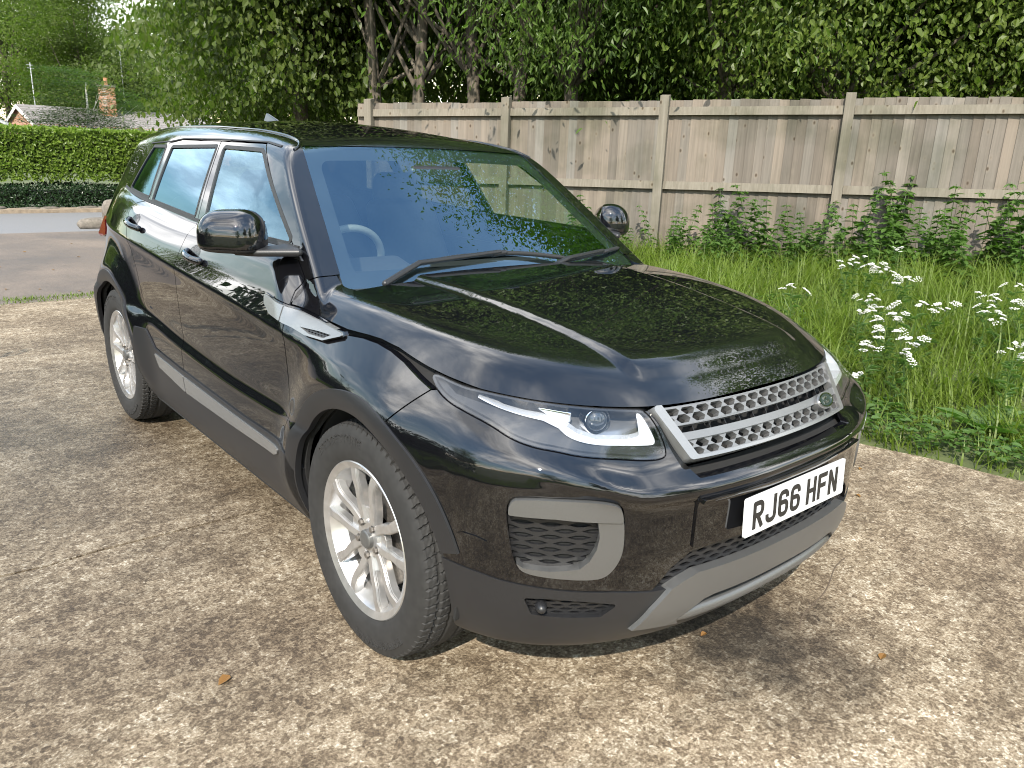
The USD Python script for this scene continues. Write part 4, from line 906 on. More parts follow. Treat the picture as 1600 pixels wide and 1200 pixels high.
BRICK = mat('orange_brick', {'g': GEO, 'm': ('mapping', {'rotation': (math.pi/2, 0, 0)}), 'b': ('brick_texture', {'color1': (.40, .17, .08), 'color2': (.30, .12, .06), 'mortar': (.36, .32, .27), 'scale': 1., 'brick_width': .22, 'row_height': .075, 'mortar_size': .01}), 'p': ('principled_bsdf', {'roughness': .9})},
    [('g.position', 'm.vector'), ('m.vector', 'b.vector'), ('b.color', 'p.base_color')], 'p.BSDF')
TILE = grainy('roof_tile', (.17, .155, .145), .8, .25, 3., 0)
WHITEW = plain('white_paint', (.75, .74, .72), .7)
GREYM = plain('galvanised', (.45, .46, .47), .5, .4)
TERRA = plain('terracotta', (.36, .17, .09), .8)
PETAL = plain('white_floret', (.58, .57, .53), .7)
DRYLEAF = leafmat('fallen_leaf', [(.20, .10, .03), (.30, .17, .06), (.22, .14, .08)], .2)

# ---- ground sheets
gx = np.concatenate([np.linspace(-260, -30, 16), np.linspace(-26, 26, 53), np.linspace(30, 200, 12)])
V = np.array([[x, y, -.09] for x in gx for y in gx]); n = len(gx)
i, j = np.meshgrid(np.arange(n-1), np.arange(n-1), indexing='ij')
put('ground', V, np.stack([i*n+j, (i+1)*n+j, (i+1)*n+j+1, i*n+j+1], -1).reshape(-1, 4), SOIL, kind='structure', label='bare soil and rough grass under everything')
def wob(p0, p1, n, amp, seed):
    t = np.linspace(0, 1, n)[:, None]; p = np.array(p0)*(1-t)+np.array(p1)*t
    q = meshkit.noise(np.stack([p[:, 0]*5, p[:, 1]*5, 0*p[:, 0]+seed], -1))-.5
    d = np.array(p1)-np.array(p0); d = np.array([-d[1], d[0]])/np.linalg.norm(d)
    return [tuple(a+d*amp*b) for a, b in zip(p, q)]
PAD = thing('concrete_pad', kind='structure', label='brown exposed-aggregate concrete drive cast in slabs')
ex = np.linspace(-6.6, 7, 120); edge = [(x, float(EDGE(x))+.035*(meshkit.noise(np.array([x*6, 1.5, 0.]))-.5)) for x in ex]
padp = Polygon([(-6.6, -2.75), (7, -2.75)]+edge[::-1])
jt = [(-1.13, -2.9), (-1.10, -1.087), (-1.095, -.5), (-1.09, 2.6)]
pieces = padp.difference(LineString(wob(jt[0], jt[3], 60, .03, 3)).buffer(.007)).difference(LineString(wob((.30, 1.19), (1.6, 2.9), 40, .03, 9)).buffer(.0035))
jl = LineString(wob((2.9, -3), (2.9, 5), 40, .02, 5)).buffer(.006)
for k, p in enumerate(pieces.difference(jl).geoms):
    if p.area < .05: continue
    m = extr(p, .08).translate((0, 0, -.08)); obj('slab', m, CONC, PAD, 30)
crk = LineString(wob((.80, .29), (.64, .90), 40, .035, 2)).buffer(.0022, cap_style=1)
crk2 = LineString(wob((.45, 1.26), (.62, 1.36), 12, .02, 4)).buffer(.0025)
for c in (crk, crk2): obj('crack', extr(c, .0012).translate((0, 0, .0006)), plain('crack_dirt%d' % (c is crk), (.085, .062, .042), .95), PAD, False)
obj('tarmac_drive', extr(Polygon([(-6.615, -6), (-6.615, 2.6), (-13.2, 3.2), (-13.2, -6)]), .06).translate((0, 0, -.075)), TARMAC, kind='structure', label='dark patched tarmac between the slabs and the road')
obj('road', extr(Polygon([(-13.21, -40), (-13.21, 40), (-17.4, 40), (-17.4, -40)]), .05).translate((0, 0, -.085)), ROADM, kind='structure', label='grey road running across behind the car')
obj('pavement', extr(Polygon([(-17.41, -40), (-17.41, 40), (-18.0, 40), (-18.0, -40)]), .12).translate((0, 0, -.085)), grainy('verge_dirt', (.23, .18, .13), .95, .3, 8., .4), kind='structure', label='strip of dirt and stones at the foot of the hedge')
# verge terrain
xs_, ys_ = np.linspace(-13, 9, 111), np.linspace(1.9, 16, 95)
X, Y = np.meshgrid(xs_, ys_, indexing='ij')
Z = ground_z(X, Y)-.012-.07*(1-sstep((Y-EDGE(np.clip(X, -6.6, 7))+.02)/.06))
nn = len(ys_); i, j = np.meshgrid(np.arange(len(xs_)-1), np.arange(nn-1), indexing='ij')
put('verge', np.stack([X, Y, Z], -1).reshape(-1, 3), np.stack([i*nn+j, (i+1)*nn+j, (i+1)*nn+j+1, i*nn+j+1], -1).reshape(-1, 4), SOIL, kind='structure', label='grassy bank rising from the concrete to the fence')
obj('side_verge', extr(Polygon([(-6.5, -2.77), (8, -2.77), (8, -14), (-13, -14), (-13, -6.1), (-6.5, -6.1)]), .08).translate((0, 0, -.05)), SOIL, kind='structure', label='grass strip along the near side of the drive')

# ---- fence
FENCE = thing('board_fence', (FP[0], FP[1], 0), math.degrees(math.atan2(FE[1], FE[0])), label='weathered close-board timber fence with posts and three rails behind the verge', cat='fence')
fr_ = np.random.default_rng(5)
PH = 2.02
for k in range(NB+1):
    t0 = k*BAY; zb = base_z(t0); w = .055
    m = hull([((t0-w+.004, .0, zb-.3), .004), ((t0+w-.004, .0, zb-.3), .004), ((t0-w+.004, -.10, zb-.3), .004), ((t0+w-.004, -.10, zb-.3), .004), ((t0-w+.004, .0, zb+PH+.03), .004), ((t0+w-.004, .0, zb+PH+.03), .004), ((t0-w+.004, -.10, zb+PH+.015), .004), ((t0+w-.004, -.10, zb+PH+.015), .004)], 8)
    obj('post', m, RAIL, FENCE, 30)
for k in range(-1, NB):
    ta, tb = (k*BAY+.058, (k+1)*BAY-.058) if k >= 0 else (-.20, -.058)
    for hz in (.16, .98, 1.86):
        za, zb_ = base_z(ta)+hz, base_z(tb)+hz; hh, dd = (.05, -.052)
        P = []
        for t, z in ((ta, za), (tb, zb_)):
            P += [(t, -.004, z-hh), (t, dd, z-hh+.004), (t, dd+.012, z+hh), (t, -.004, z+hh)]
        f = [(0, 1, 2), (0, 2, 3), (4, 6, 5), (4, 7, 6), (0, 4, 5), (0, 5, 1), (1, 5, 6), (1, 6, 2), (2, 6, 7), (2, 7, 3), (3, 7, 4), (3, 4, 0)]
        me_ = trimesh.Trimesh(P, [q[::-1] for q in f], process=False)
        if me_.volume < 0: me_.invert()
        obj('rail', me_, RAIL, FENCE, False)
t = -.22
while t < NB*BAY+.1:
    w = .118+.010*fr_.random(); top = base_z(t)+1.985+.012*fr_.random()+(.006*np.sin(t*3)); bot = base_z(t)-.05; tl = .004*(fr_.random()-.5)
    th0, th1 = .007, .019+.004*fr_.random()       # feather-edged: thick edge laps over the next board
    P = [(t, .002, bot), (t+w, .015, bot), (t+w, .015+th0, bot), (t, .002+th1, bot)]
    Q = [(a+tl, b, top-.003*(q % 2)) for q, (a, b, c) in enumerate(P)]
    f = [(0, 1, 2), (0, 2, 3), (4, 6, 5), (4, 7, 6), (0, 4, 5), (0, 5, 1), (1, 5, 6), (1, 6, 2), (2, 6, 7), (2, 7, 3), (3, 7, 4), (3, 4, 0)]
    bm = trimesh.Trimesh(P+Q, f, process=False)
    if bm.volume < 0: bm.invert()
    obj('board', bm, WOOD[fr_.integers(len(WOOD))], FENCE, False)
    t += w-.010

# ---- leaves, blades and plants
def leaves(P, D, U, size, wid=.42, fold=.12, droop=.1, asym=0):
    """folded leaves: base points P, directions D, normals U, lengths size"""
    P, D, U = (np.asarray(a, float) for a in (P, D, U)); D = D/np.linalg.norm(D, axis=1, keepdims=True)
    S = np.cross(D, U); S /= np.linalg.norm(S, axis=1, keepdims=True)+1e-9; U = np.cross(S, D); s = np.asarray(size)[:, None]
    a = P; tip = P+D*s-U*s*droop; k = np.arange(len(P))[:, None]*6
    l1, r1 = (P+D*s*.30+q*S*s*wid*.47+U*s*fold for q in (-1, 1)); l2, r2 = (P+D*s*.66+q*S*s*wid*.40+U*s*(fold*.8-droop*.35) for q in (-1, 1))
    V = np.stack([a, r1, r2, tip, l2, l1], 1).reshape(-1, 3)
    return V, np.vstack([k+[0, 1, 2], k+[0, 2, 3], k+[0, 3, 4], k+[0, 4, 5]])
def rnd_dir(n, r): 
    v = r.normal(size=(n, 3)); return v/np.linalg.norm(v, axis=1, keepdims=True)
def crown(seed, lobes, ncl, per, leaf, spread=.42, wid=.5, low=0.):
    """leaf clusters gathered at the ends of twigs inside a few big lobes"""
    r = np.random.default_rng(seed); lob = np.array(lobes, float); wgt = lob[:, 3]*lob[:, 4]*lob[:, 5]; wgt = wgt**.75; wgt /= wgt.sum()
    k = r.choice(len(lob), ncl, p=wgt); d = rnd_dir(ncl, r); rad = .45+.6*r.random(ncl)**.6
    Cc = lob[k, :3]+d*rad[:, None]*lob[k, 3:6]; Cc = Cc[Cc[:, 2] > low]; d = d[:len(Cc)]
    keep = meshkit.noise(Cc*.75+seed) > .27; Cc = Cc[keep]
    outd = Cc-np.array([0, 0, lob[:, 2].mean()*.8]); outd /= np.linalg.norm(outd, axis=1, keepdims=True)
    sz = (.7+.7*r.random(len(Cc)))
    m = np.repeat(np.arange(len(Cc)), per)
    off = r.normal(size=(len(m), 3))*np.array([spread, spread, spread*.45])*sz[m][:, None]
    P = Cc[m]+off; P[:, 2] -= .25*(off[:, 0]**2+off[:, 1]**2)/spread*.5
    D = outd[m]*.35+rnd_dir(len(m), r)*.8+np.array([0, 0, -.65]); U = np.array([0, 0, .75])+outd[m]*.75+rnd_dir(len(m), r)*.6
    return (*leaves(P, D, U, leaf*(.55+.5*sz)[m]*(.5+.9*r.random(len(m))), wid), Cc)
def trunk_mesh(seed, h, r0, Cc, stems=1, lean=.05, nb=26, bow=.12):
    r = np.random.default_rng(seed+77); ms = []
    for s in range(stems):
        a = r.random()*6.28; base = np.array([.25*np.cos(a), .25*np.sin(a), -.3]) if stems > 1 else np.array([0, 0, -.3])
        z = np.linspace(0, 1, 12); top = np.array([lean*h*np.cos(a), lean*h*np.sin(a), h*.86])
        w = np.stack([np.sin(z*5+a)*bow, np.cos(z*4+a)*bow, 0*z], 1)
        P = base+(top-base)*z[:, None]+w*z[:, None]; R = r0*(1-.86*z)*(1+.35*np.exp(-z*22)); ms.append(tube(P, R, 10))
        pick = r.choice(len(Cc), min(nb, len(Cc)), replace=False)
        for c in Cc[pick]:
            q = np.clip((c[2]/h)-.22-.12*r.random(), .22, .9); A = P[0]+(P[-1]-P[0])*q+np.array([np.sin(q*5+a)*bow, np.cos(q*4+a)*bow, 0])*q
            mid = (A+c)/2+np.array([0, 0, -.12*np.linalg.norm(c-A)]); tt = np.linspace(0, 1, 7)[:, None]
            Q = (1-tt)**2*A+2*tt*(1-tt)*mid+tt**2*c; rb = max(.012, r0*(1-.86*q)*.42)
            ms.append(tube(Q, rb*(1-.85*tt[:, 0]), 6))
    return cat_(ms)
KIND = {}
def tree_kind(key, seed, lobes, ncl, per, leaf, lm, bark, h, r0, name, **kw):
    KIND[key] = (seed, lobes, ncl, per, leaf, lm, bark, h, r0, name, kw)
built = {}
def tree(key, x, y, rz, sc, label, z=0., group=None):
    seed, lobes, ncl, per, leaf, lm, bark, h, r0, name, kw = KIND[key]
    if key not in built:
        T = thing(name, (x, y, z), rz, sc, label=label, cat='tree', group=group)
        ck = {k: v for k, v in kw.items() if k in ('spread', 'wid', 'low')}; tk = {k: v for k, v in kw.items() if k in ('stems', 'lean', 'nb', 'bow')}
        V, F, Cc = crown(seed, lobes, ncl, per, leaf, **ck)
        obj('trunk', trunk_mesh(seed, h, r0, Cc, **tk), bark, T, 60)
        put('crown', V, F, lm, T); built[key] = T; return T
    return copy_of(built[key], (x, y, z), rz, sc, label=label, cat='tree', group=group)
tree_kind('A_low', 1, [(0, 0, 3.4, 2.6, 2.6, 2.0), (1., .6, 6., 2.6, 2.6, 2.2), (-.8, -.5, 8.6, 2.2, 2.2, 2.2), (.2, 0, 10.6, 1.5, 1.5, 1.6), (-1.6, 1., 5., 1.9, 1.9, 1.8), (1.8, -1.2, 4.6, 1.8, 1.8, 1.7)], 620, 135, .092, LEAF_A, BARK, 12, .17, 'sycamore_tree', wid=.72, low=1.0)
tree_kind('A_high', 2, [(0, 0, 7.4, 2.8, 2.8, 2.4), (1.2, .4, 9.6, 2.2, 2.2, 2.2), (-1.3, .2, 6.4, 2.1, 2.1, 1.6), (.8, -1.4, 5.6, 1.6, 1.4, 1.3), (-.2, 0, 11.6, 1.8, 1.8, 1.8), (1.9, 1.3, 5.2, 1.6, 1.6, 1.2)], 560, 130, .092, LEAF_A, BARK, 13, .115, 'sycamore_tree', wid=.72, low=2.9, stems=2, lean=.07, nb=14)
tree_kind('B', 3, [(0, 0, 4.6, 2.5, 2.5, 2.4), (.9, .7, 7.4, 2.4, 2.4, 2.3), (-.9, -.4, 9.4, 2.0, 2.0, 2.2), (.1, .2, 11.4, 1.5, 1.5, 1.8), (-1.7, .9, 5.4, 1.7, 1.7, 1.7), (1.4, -1.3, 4.0, 1.7, 1.7, 1.5)], 560, 165, .078, LEAF_B, BARK, 12.5, .12, 'ash_tree', wid=.34, low=1.6, spread=.40)
tree_kind('C', 4, [(0, 0, 3.6, 2.6, 2.6, 2.3), (.8, -.5, 6.4, 2.5, 2.5, 2.3), (-.9, .4, 8.4, 2.1, 2.1, 2.), (0, 0, 10.4, 1.5, 1.5, 1.7), (1.9, 1.1, 4.4, 1.7, 1.7, 1.6), (-1.9, -1., 4.6, 1.7, 1.7, 1.6)], 600, 160, .074, LEAF_C, BARK, 12, .13, 'hazel_tree', wid=.62, low=.8)
tree_kind('D', 5, [(0, 0, 5.2, 1.9, 1.9, 2.6), (.5, .3, 8.6, 1.6, 1.6, 2.4), (-.3, 0, 11.4, 1.1, 1.1, 1.9), (-.9, -.6, 4., 1.4, 1.4, 1.5)], 420, 110, .07, LEAF_D, BIRCHB, 13, .10, 'birch_tree', wid=.6, low=1.6, spread=.36, lean=.02, nb=18, bow=.06)
tree('A_low', -15.4, 5.5, 20, (.82, .82, 1.0), 'large dark-leaved tree beside the chimney, its boughs hanging low over the hedge end')
tree('A_low', -12.6, 5.0, 150, (.95, .95, 1.05), 'dark broad-leaved tree just left of the end of the fence', z=.1)
tree('A_high', -10.3, 5.7, 40, 1.05, 'two-stemmed tree with bare grey trunks rising behind the left end of the fence', z=.15)
tree('A_high', -8.9, 6.6, 215, 1.12, 'tall tree with a thick pale trunk behind the first full bay of the fence', z=.15)
tree('B', -7.6, 7.3, 0, 1.1, 'slender ash with thin grey stems and narrow leaves behind the second bay of the fence', z=.2)
tree('B', -5.9, 8.6, 130, 1.08, 'bright green ash drooping over the middle of the fence', z=.2)
tree('C', -4.5, 9.7, 0, 1.05, 'light green bushy tree behind the third bay of the fence, right of the ash', z=.25)
tree('C', -3.0, 11.6, 100, 1.0, 'yellow-green sunlit tree between the bushy tree and the birch', z=.25)
tree('D', -2.9, 13.6, 0, 1.05, 'birch with a thin white trunk at the right behind the fence', z=.3)
tree('C', .3, 12.6, 230, 1.05, 'bushy tree at the far right behind the fence', z=.3)
for k, (x, y, key, rz, s) in enumerate([(-22, 9.5, 'A_low', 75, 1.15), (-17, 12, 'C', 200, 1.2), (-13, 12.5, 'A_low', 300, 1.2), (-10.5, 15, 'C', 20, 1.25), (-6.5, 17.5, 'A_low', 190, 1.25), (-1.5, 20, 'C', 60, 1.3), (5, 18, 'A_low', 120, 1.25), (-15, 18, 'A_low', 10, 1.4), (-3, 27, 'A_low', 250, 1.5), (-9, 25, 'C', 310, 1.5)]):
    tree(key, x, y, rz, s, 'tree of the dense wood that fills the background behind the fence', group='trees of the wood behind the fence')
tree('A_low', -66, 13.5, 60, (1.5, 1.5, 1.15), 'big light green tree standing behind the bungalow roofs')
tree('A_low', -74, 21, 10, (1.3, 1.3, 1.1), 'rounded tree behind the brick chimney')
tree('C', -78, 10, 200, (2.2, 2.2, 2.0), 'very tall dark tree at the top left corner behind everything')
tree('C', -86, 16, 20, (2.4, 2.4, 2.0), 'tall tree on the skyline behind the big light green tree')
tree('D', -52, 9.9, 90, (1.7, 1.7, .42), 'small brownish shrub-like tree in front of the bungalow roof')
# on the near side of the drive, seen in the car's paint and glass
tree('B', -.5, -8.8, 330, .40, 'ash tree across the drive, mirrored in the front wing of the car')
tree('A_low', -23, -2.9, 140, .46, 'tree by the road, mirrored in the rear side window')
tree('C', -26, -9, 30, .42, 'bushy tree by the road, mirrored in the rear door')
tree('B', 8.5, -9.0, 30, .5, 'small ash across the drive, mirrored in the front bumper')
tree('A_high', 13, -3.5, 80, .7, 'tree in front of the car, mirrored beside its headlamp')
tree('C', 15, 5, 10, .9, 'bushy tree in front of the car, mirrored in its nose')

tree('A_low', -34, -13, 40, .6, 'tree beyond the road at the left, out of the frame')
tree('C', -44, -1.8, 120, 1.25, 'bushy tree beyond the road at the left, out of the frame')
tree('A_low', -58, -4.5, 20, 1.5, 'tall tree far beyond the road at the left, out of the frame')
# ---- hedges
def hedge(name, lo, hi, n, leaf, lm, seed, **kw):
    r = np.random.default_rng(seed); lo, hi = np.array(lo, float), np.array(hi, float); H = thing(name, **kw)
    core = trimesh.creation.box(hi-lo-.3); core.apply_translation((lo+hi)/2); obj('inner_twigs', core, plain(name+'_twigs', (.012, .016, .008), .95), H, False)
    u = r.random((n, 2)); f = r.choice(3, n, p=[.62, .30, .08]); P = np.zeros((n, 3)); D = np.zeros((n, 3)); L = hi-lo
    m = f == 0; P[m] = np.stack([np.full(m.sum(), hi[0]), lo[1]+u[m, 0]*L[1], lo[2]+u[m, 1]*L[2]], 1); D[m] = [1, 0, .1]
    m = f == 1; P[m] = np.stack([lo[0]+u[m, 0]*L[0], lo[1]+u[m, 1]*L[1], np.full(m.sum(), hi[2])], 1); D[m] = [.2, 0, 1]
    m = f == 2; P[m] = np.stack([lo[0]+u[m, 0]*L[0], np.full(m.sum(), hi[1]), lo[2]+u[m, 1]*L[2]], 1); D[m] = [0, 1, .1]
    P += D*((meshkit.fbm(P*1.6, 3, seed)-.5)*.16-.03-.09*r.random(n)**2)[:, None]
    dd = D*.25+rnd_dir(n, r)*.8+np.array([0, 0, .25]); put('leaves', *leaves(P, dd, D+rnd_dir(n, r)*.55+np.array([0, 0, .3]), leaf*(.6+.8*r.random(n)), .5), lm, H)
    return H
hedge('clipped_hedge', (-19.6, -12, .60), (-18.15, 4.6, 1.70), 48000, .080, HEDGEM, 3, label='tall clipped bright green hedge across the road', cat='hedge')
hedge('ivy_hedge', (-19.4, -12, -.05), (-18.05, 4.6, .50), 26000, .06, IVYM, 4, label='low dark ivy under the clipped hedge', cat='hedge')
hedge('field_hedge', (-12.5, -5.6, 0), (-1.0, -4.2, 1.45), 2, .08, IVYM, 6, label='dark hedge along the near side of the drive, mirrored in the car doors', cat='hedge')
r_ = np.random.default_rng(8); n = 14000
P = np.stack([-13+13.5*r_.random(n), -4.1-1.3*r_.random(n), 1.6*r_.random(n)**.8], 1); P[:, 1] += .35*meshkit.noise(P*1.5); P[:, 2] *= .7+.6*meshkit.noise(P*[.8, .8, 0])
put('leaves', *leaves(P, rnd_dir(n, r_)+[0, .5, .2], rnd_dir(n, r_)*.5+[0, .3, 1], .12*(.6+.8*r_.random(n)), .55), IVYM, stage.GetPrimAtPath('/World/field_hedge'))
# leafy sprays that stand up out of that hedge
def spray(x, y, z0, h, lean, az, seed, label, group=None, lf=.05):
    r = np.random.default_rng(seed); T = thing('leafy_spray', (x, y, z0), label=label, cat='shrub', group=group)
    ms = []; PP, DD, UU = [], [], []
    for s in range(5):
        a = az+r.normal()*.9; t = np.linspace(0, 1, 12); hh = h*(.6+.5*r.random())
        Q = np.stack([np.cos(a)*lean*t**1.6*hh, np.sin(a)*lean*t**1.6*hh, hh*t], 1)+r.normal(size=3)*[.15, .15, 0]; ms.append(tube(Q, .006*(1-.8*t)+.001, 5))
        for k, tt in enumerate(np.linspace(.25, 1, 16)):
            p = np.array([np.interp(tt, t, Q[:, c]) for c in range(3)])
            for sgn in (-1, 1):
                PP.append(p); DD.append([np.cos(a+sgn*1.5)*.9+.1*r.normal(), np.sin(a+sgn*1.5)*.9+.1*r.normal(), .25+.3*r.normal()]); UU.append(r.normal(size=3)*.5+[0, 0, 1])
    obj('stem', cat_(ms), BARK, T, 60); put('leaves', *leaves(PP, DD, UU, lf*(.7+.6*r.random(len(PP))), .62, .06), IVYM, T)
for k, (x, y, z0, h, le, az, lab) in enumerate([(-3.4, -2.2, 0, 1.9, .25, .4, 'tall leafy spray by the near side of the drive, mirrored in the front door glass'), (-2.9, -2.9, 0, 2.0, .25, 1.2, 'second leafy spray nearer the hedge, mirrored in the front door glass')]):
    spray(x, y-.9, z0, h, le, az, 20+k, lab, lf=.075)

# ---- grass and weeds
def blades(P, h, lean, az, w, seg=3):
    n = len(P); t = np.linspace(0, 1, seg+1)
    d = np.stack([np.cos(az), np.sin(az), 0*az], 1); s = np.stack([-np.sin(az), np.cos(az), 0*az], 1); V = []
    for k, tt in enumerate(t):
        c = P+d*(lean*h*tt**1.8)[:, None]+np.array([0, 0, 1.])*(h*(tt-.35*lean*tt**2.4))[:, None]; ww = (w*(1-tt**1.5))[:, None]
        V += [c-s*ww, c+s*ww] if k < seg else [c]
    V = np.stack(V, 1).reshape(-1, 3); nv = 2*seg+1; k = np.arange(n)[:, None]*nv; F = []
    for q in range(seg-1): F += [k+[2*q, 2*q+1, 2*q+3], k+[2*q, 2*q+3, 2*q+2]]
    F.append(k+[2*seg-2, 2*seg-1, 2*seg]); return V, np.vstack(F)
gr = np.random.default_rng(21)
def scatter(n, tuft, spread, seed):
    r = np.random.default_rng(seed); c = np.stack([-8+15*r.random(n), 1.9+9.5*r.random(n)], 1)
    e = c[:, 1]-EDGE(np.clip(c[:, 0], -6.6, 7)); ok = (e > .03) & (fence_s(c[:, 0], c[:, 1]) > .05) & (c[:, 0] < 3.2); c = c[ok]
    m = np.repeat(np.arange(len(c)), tuft); p = c[m]+r.normal(size=(len(m), 2))*spread; e = p[:, 1]-EDGE(np.clip(p[:, 0], -6.6, 7)); ok = (e > -.02+.06*r.random(len(e))) & (fence_s(p[:, 0], p[:, 1]) > .03)
    return p[ok], m[ok], e[ok], r
p, m, e, r = scatter(3000, 30, .075, 31); hgt = (.16+.30*sstep(e/1.3))*(.55+.8*r.random(len(p))); az = (m*2.399) % 6.28+r.normal(size=len(p))*1.1
G1 = blades(np.column_stack([p, ground_z(p[:, 0], p[:, 1])-.02]), hgt, .35+1.15*r.random(len(p))**1.3, az, .0032+.0034*r.random(len(p)), 4)
p, m, e, r = scatter(5200, 14, .07, 32); hgt = (.05+.08*sstep(e/1.))*(.5+.9*r.random(len(p)))
G2 = blades(np.column_stack([p, ground_z(p[:, 0], p[:, 1])-.012]), hgt, .3+.8*r.random(len(p)), 6.28*r.random(len(p)), .002+.002*r.random(len(p)), 3)
put('grass', np.vstack([G1[0], G2[0]]), np.vstack([G1[1], G2[1]+len(G1[0])]), GRASSM, kind='stuff', label='long uncut grass on the verge between concrete and fence')
r = np.random.default_rng(33); n = 9000; p = np.stack([-13+20*r.random(n), -2.8-1.5*r.random(n)**1.5], 1); p = p[(p[:, 0] > -6.5)]
put('side_grass', *blades(np.column_stack([p, 0*p[:, 0]+.02]), .10+.2*r.random(len(p)), .3+.7*r.random(len(p)), 6.28*r.random(len(p)), .004+.003*r.random(len(p)), 3), GRASSM, kind='stuff', label='rough grass along the near side of the drive')
def ground_leaves(nm, n, box_, seed, leaf, lab, mtt):
    r = np.random.default_rng(seed); p = np.stack([box_[0]+(box_[1]-box_[0])*r.random(n), box_[2]+(box_[3]-box_[2])*r.random(n)], 1)
    e = p[:, 1]-EDGE(np.clip(p[:, 0], -6.6, 7)); q = (e > .05) & (fence_s(p[:, 0], p[:, 1]) > .05) & (meshkit.noise(np.stack([p[:, 0]*1.6, p[:, 1]*1.6, 0*p[:, 0]+seed], 1)) > .42); p = p[q]
    z = ground_z(p[:, 0], p[:, 1])+.02+.10*r.random(len(p)); a = 6.28*r.random(len(p))
    return put(nm, *leaves(np.column_stack([p, z]), np.stack([np.cos(a), np.sin(a), .5*r.random(len(p))], 1), rnd_dir(len(p), r)*.3+[0, 0, 1], leaf*(.6+.8*r.random(len(p))), .7), mtt, kind='stuff', label=lab)
ground_leaves('ground_cover', 42000, (-4, 3, 2.2, 8), 5, .045, 'small leafy weeds low among the grass', NETTLEM)
def nettle(h, seed):
    r = np.random.default_rng(seed); P, D, U, S, ms = [], [], [], [], []
    for s in range(3):
        b = r.normal(size=2)*.07; ln = r.normal(size=2)*.12; hh = h*(.65+.4*r.random()); t = np.linspace(0, 1, 7); Q = np.stack([b[0]+ln[0]*t**2, b[1]+ln[1]*t**2, hh*t], 1); ms.append(tube(Q, .004*(1-.6*t), 5))
        for k in range(13):
            tt = .12+.86*k/12; p = np.array([np.interp(tt, t, Q[:, c]) for c in range(3)]); a0 = k*1.57+r.random()*.4
            for q in range(4 if k < 10 else 6):
                a = a0+q*(np.pi if q < 2 else 1.3)+.3*r.normal(); P.append(p); D.append([np.cos(a), np.sin(a), -.25+.3*r.normal()]); U.append([.2*r.normal(), .2*r.normal(), 1]); S.append((.12*(1-tt)+.045)*(.8+.4*r.random()))
    return cat_(ms), leaves(P, D, U, np.array(S), .52, .08, .16)
nproto = []
nspots = [(3.42, .35, .95), (3.75, .5, .7), (4.35, .4, .85), (4.62, .55, .9), (4.98, .4, 1.05), (5.2, .75, .8), (5.45, .45, 1.15), (5.75, .6, .95), (6.0, .4, 1.0), (6.2, .8, .85), (6.45, .45, 1.1), (6.62, .7, .95), (6.85, .5, 1.2), (7.1, .4, 1.25), (7.35, .7, 1.0), (7.6, .45, 1.2), (7.85, .6, 1.1), (8.1, .4, 1.3), (5.0, 1.0, .7), (5.9, 1.1, .75), (6.8, 1.15, .8), (7.5, 1.2, .9), (8.3, .8, 1.2), (8.6, .5, 1.3), (2.9, .5, .6), (4.5, .8, .7), (4.8, .7, .75), (5.1, .9, .7), (5.35, .7, .8), (5.6, .9, .75), (6.1, .6, .85), (6.35, 1., .7), (6.7, .95, .75), (7.0, .8, .85), (7.25, 1., .8), (7.7, .9, .8), (8., .95, .85), (4.05, .6, .65), (8.2, 1.2, .8)]
NL = ['young nettle clump leaning on the fence beside the rail', 'dark nettle clump at the foot of the fence', 'tall flowering nettle clump standing against the boards']
for k, (t, s, h) in enumerate(nspots):
    q = FP+FE*t+FN*s; z = float(ground_z(q[0], q[1]))-.03; lab = 'nettles growing in a clump in the long grass at the foot of the fence'
    if k < 3:
        T = thing('nettle_clump', (q[0], q[1], z), k*70, (h*1.35, h*1.35, h*.92), label=lab, cat='weed', group='nettle clumps along the fence'); st, lf = nettle(1., 60+k); obj('stem', st, NETTLEM, T, 60); put('leaves', *lf, NETTLEM, T); nproto.append(T)
    else: copy_of(nproto[k % 3], (q[0], q[1], z), k*47, (h*1.35, h*1.35, h*.92), label=lab, cat='weed', group='nettle clumps along the fence')
# yarrow: flat white heads on thin stems
def yarrow(seed):
    r = np.random.default_rng(seed); fl, st = [], [tube([(0, 0, -.55), (.01, 0, -.3), (0, 0, -.14)], [.0035, .003, .0025], 5)]
    for q in range(5):
        hd = []
        ho = np.array([*(r.normal(size=2)*.05), -.07+.08*r.random()]); n = int(14+16*r.random()); R0 = .014+.018*r.random(); a = np.arange(n)*2.399; rad = R0*np.sqrt((np.arange(n)+.4)/n)*(.85+.3*r.random(n)); tl = r.normal(size=2)*.28
        for k in range(n):
            x, y = rad[k]*np.cos(a[k]), rad[k]*np.sin(a[k]); c = trimesh.creation.icosphere(0, .0032+.0025*r.random()); c.apply_scale((1, 1, .6)); p = ho+[x, y, -9*rad[k]**2+tl[0]*x+tl[1]*y+.006*r.random()]; c.apply_translation(p); hd.append(c)
            if k % 4 == 1: st.append(tube([ho+[0, 0, -.04], p+[0, 0, -.003]], .0009, 3))
        fl.append(cat_(hd)); st.append(tube([(0, 0, -.2), ho*[.6, .6, 1]+[0, 0, -.09], ho+[0, 0, -.035]], .0016, 4))
    P = np.stack([r.normal(size=26)*.01, r.normal(size=26)*.01, -.5+.42*r.random(26)], 1); an = 6.28*r.random(26)
    return fl, cat_(st), leaves(P, np.stack([np.cos(an), np.sin(an), .3+0*an], 1), np.tile([0, 0, 1.], (26, 1)), .05+.05*r.random(26), .22)
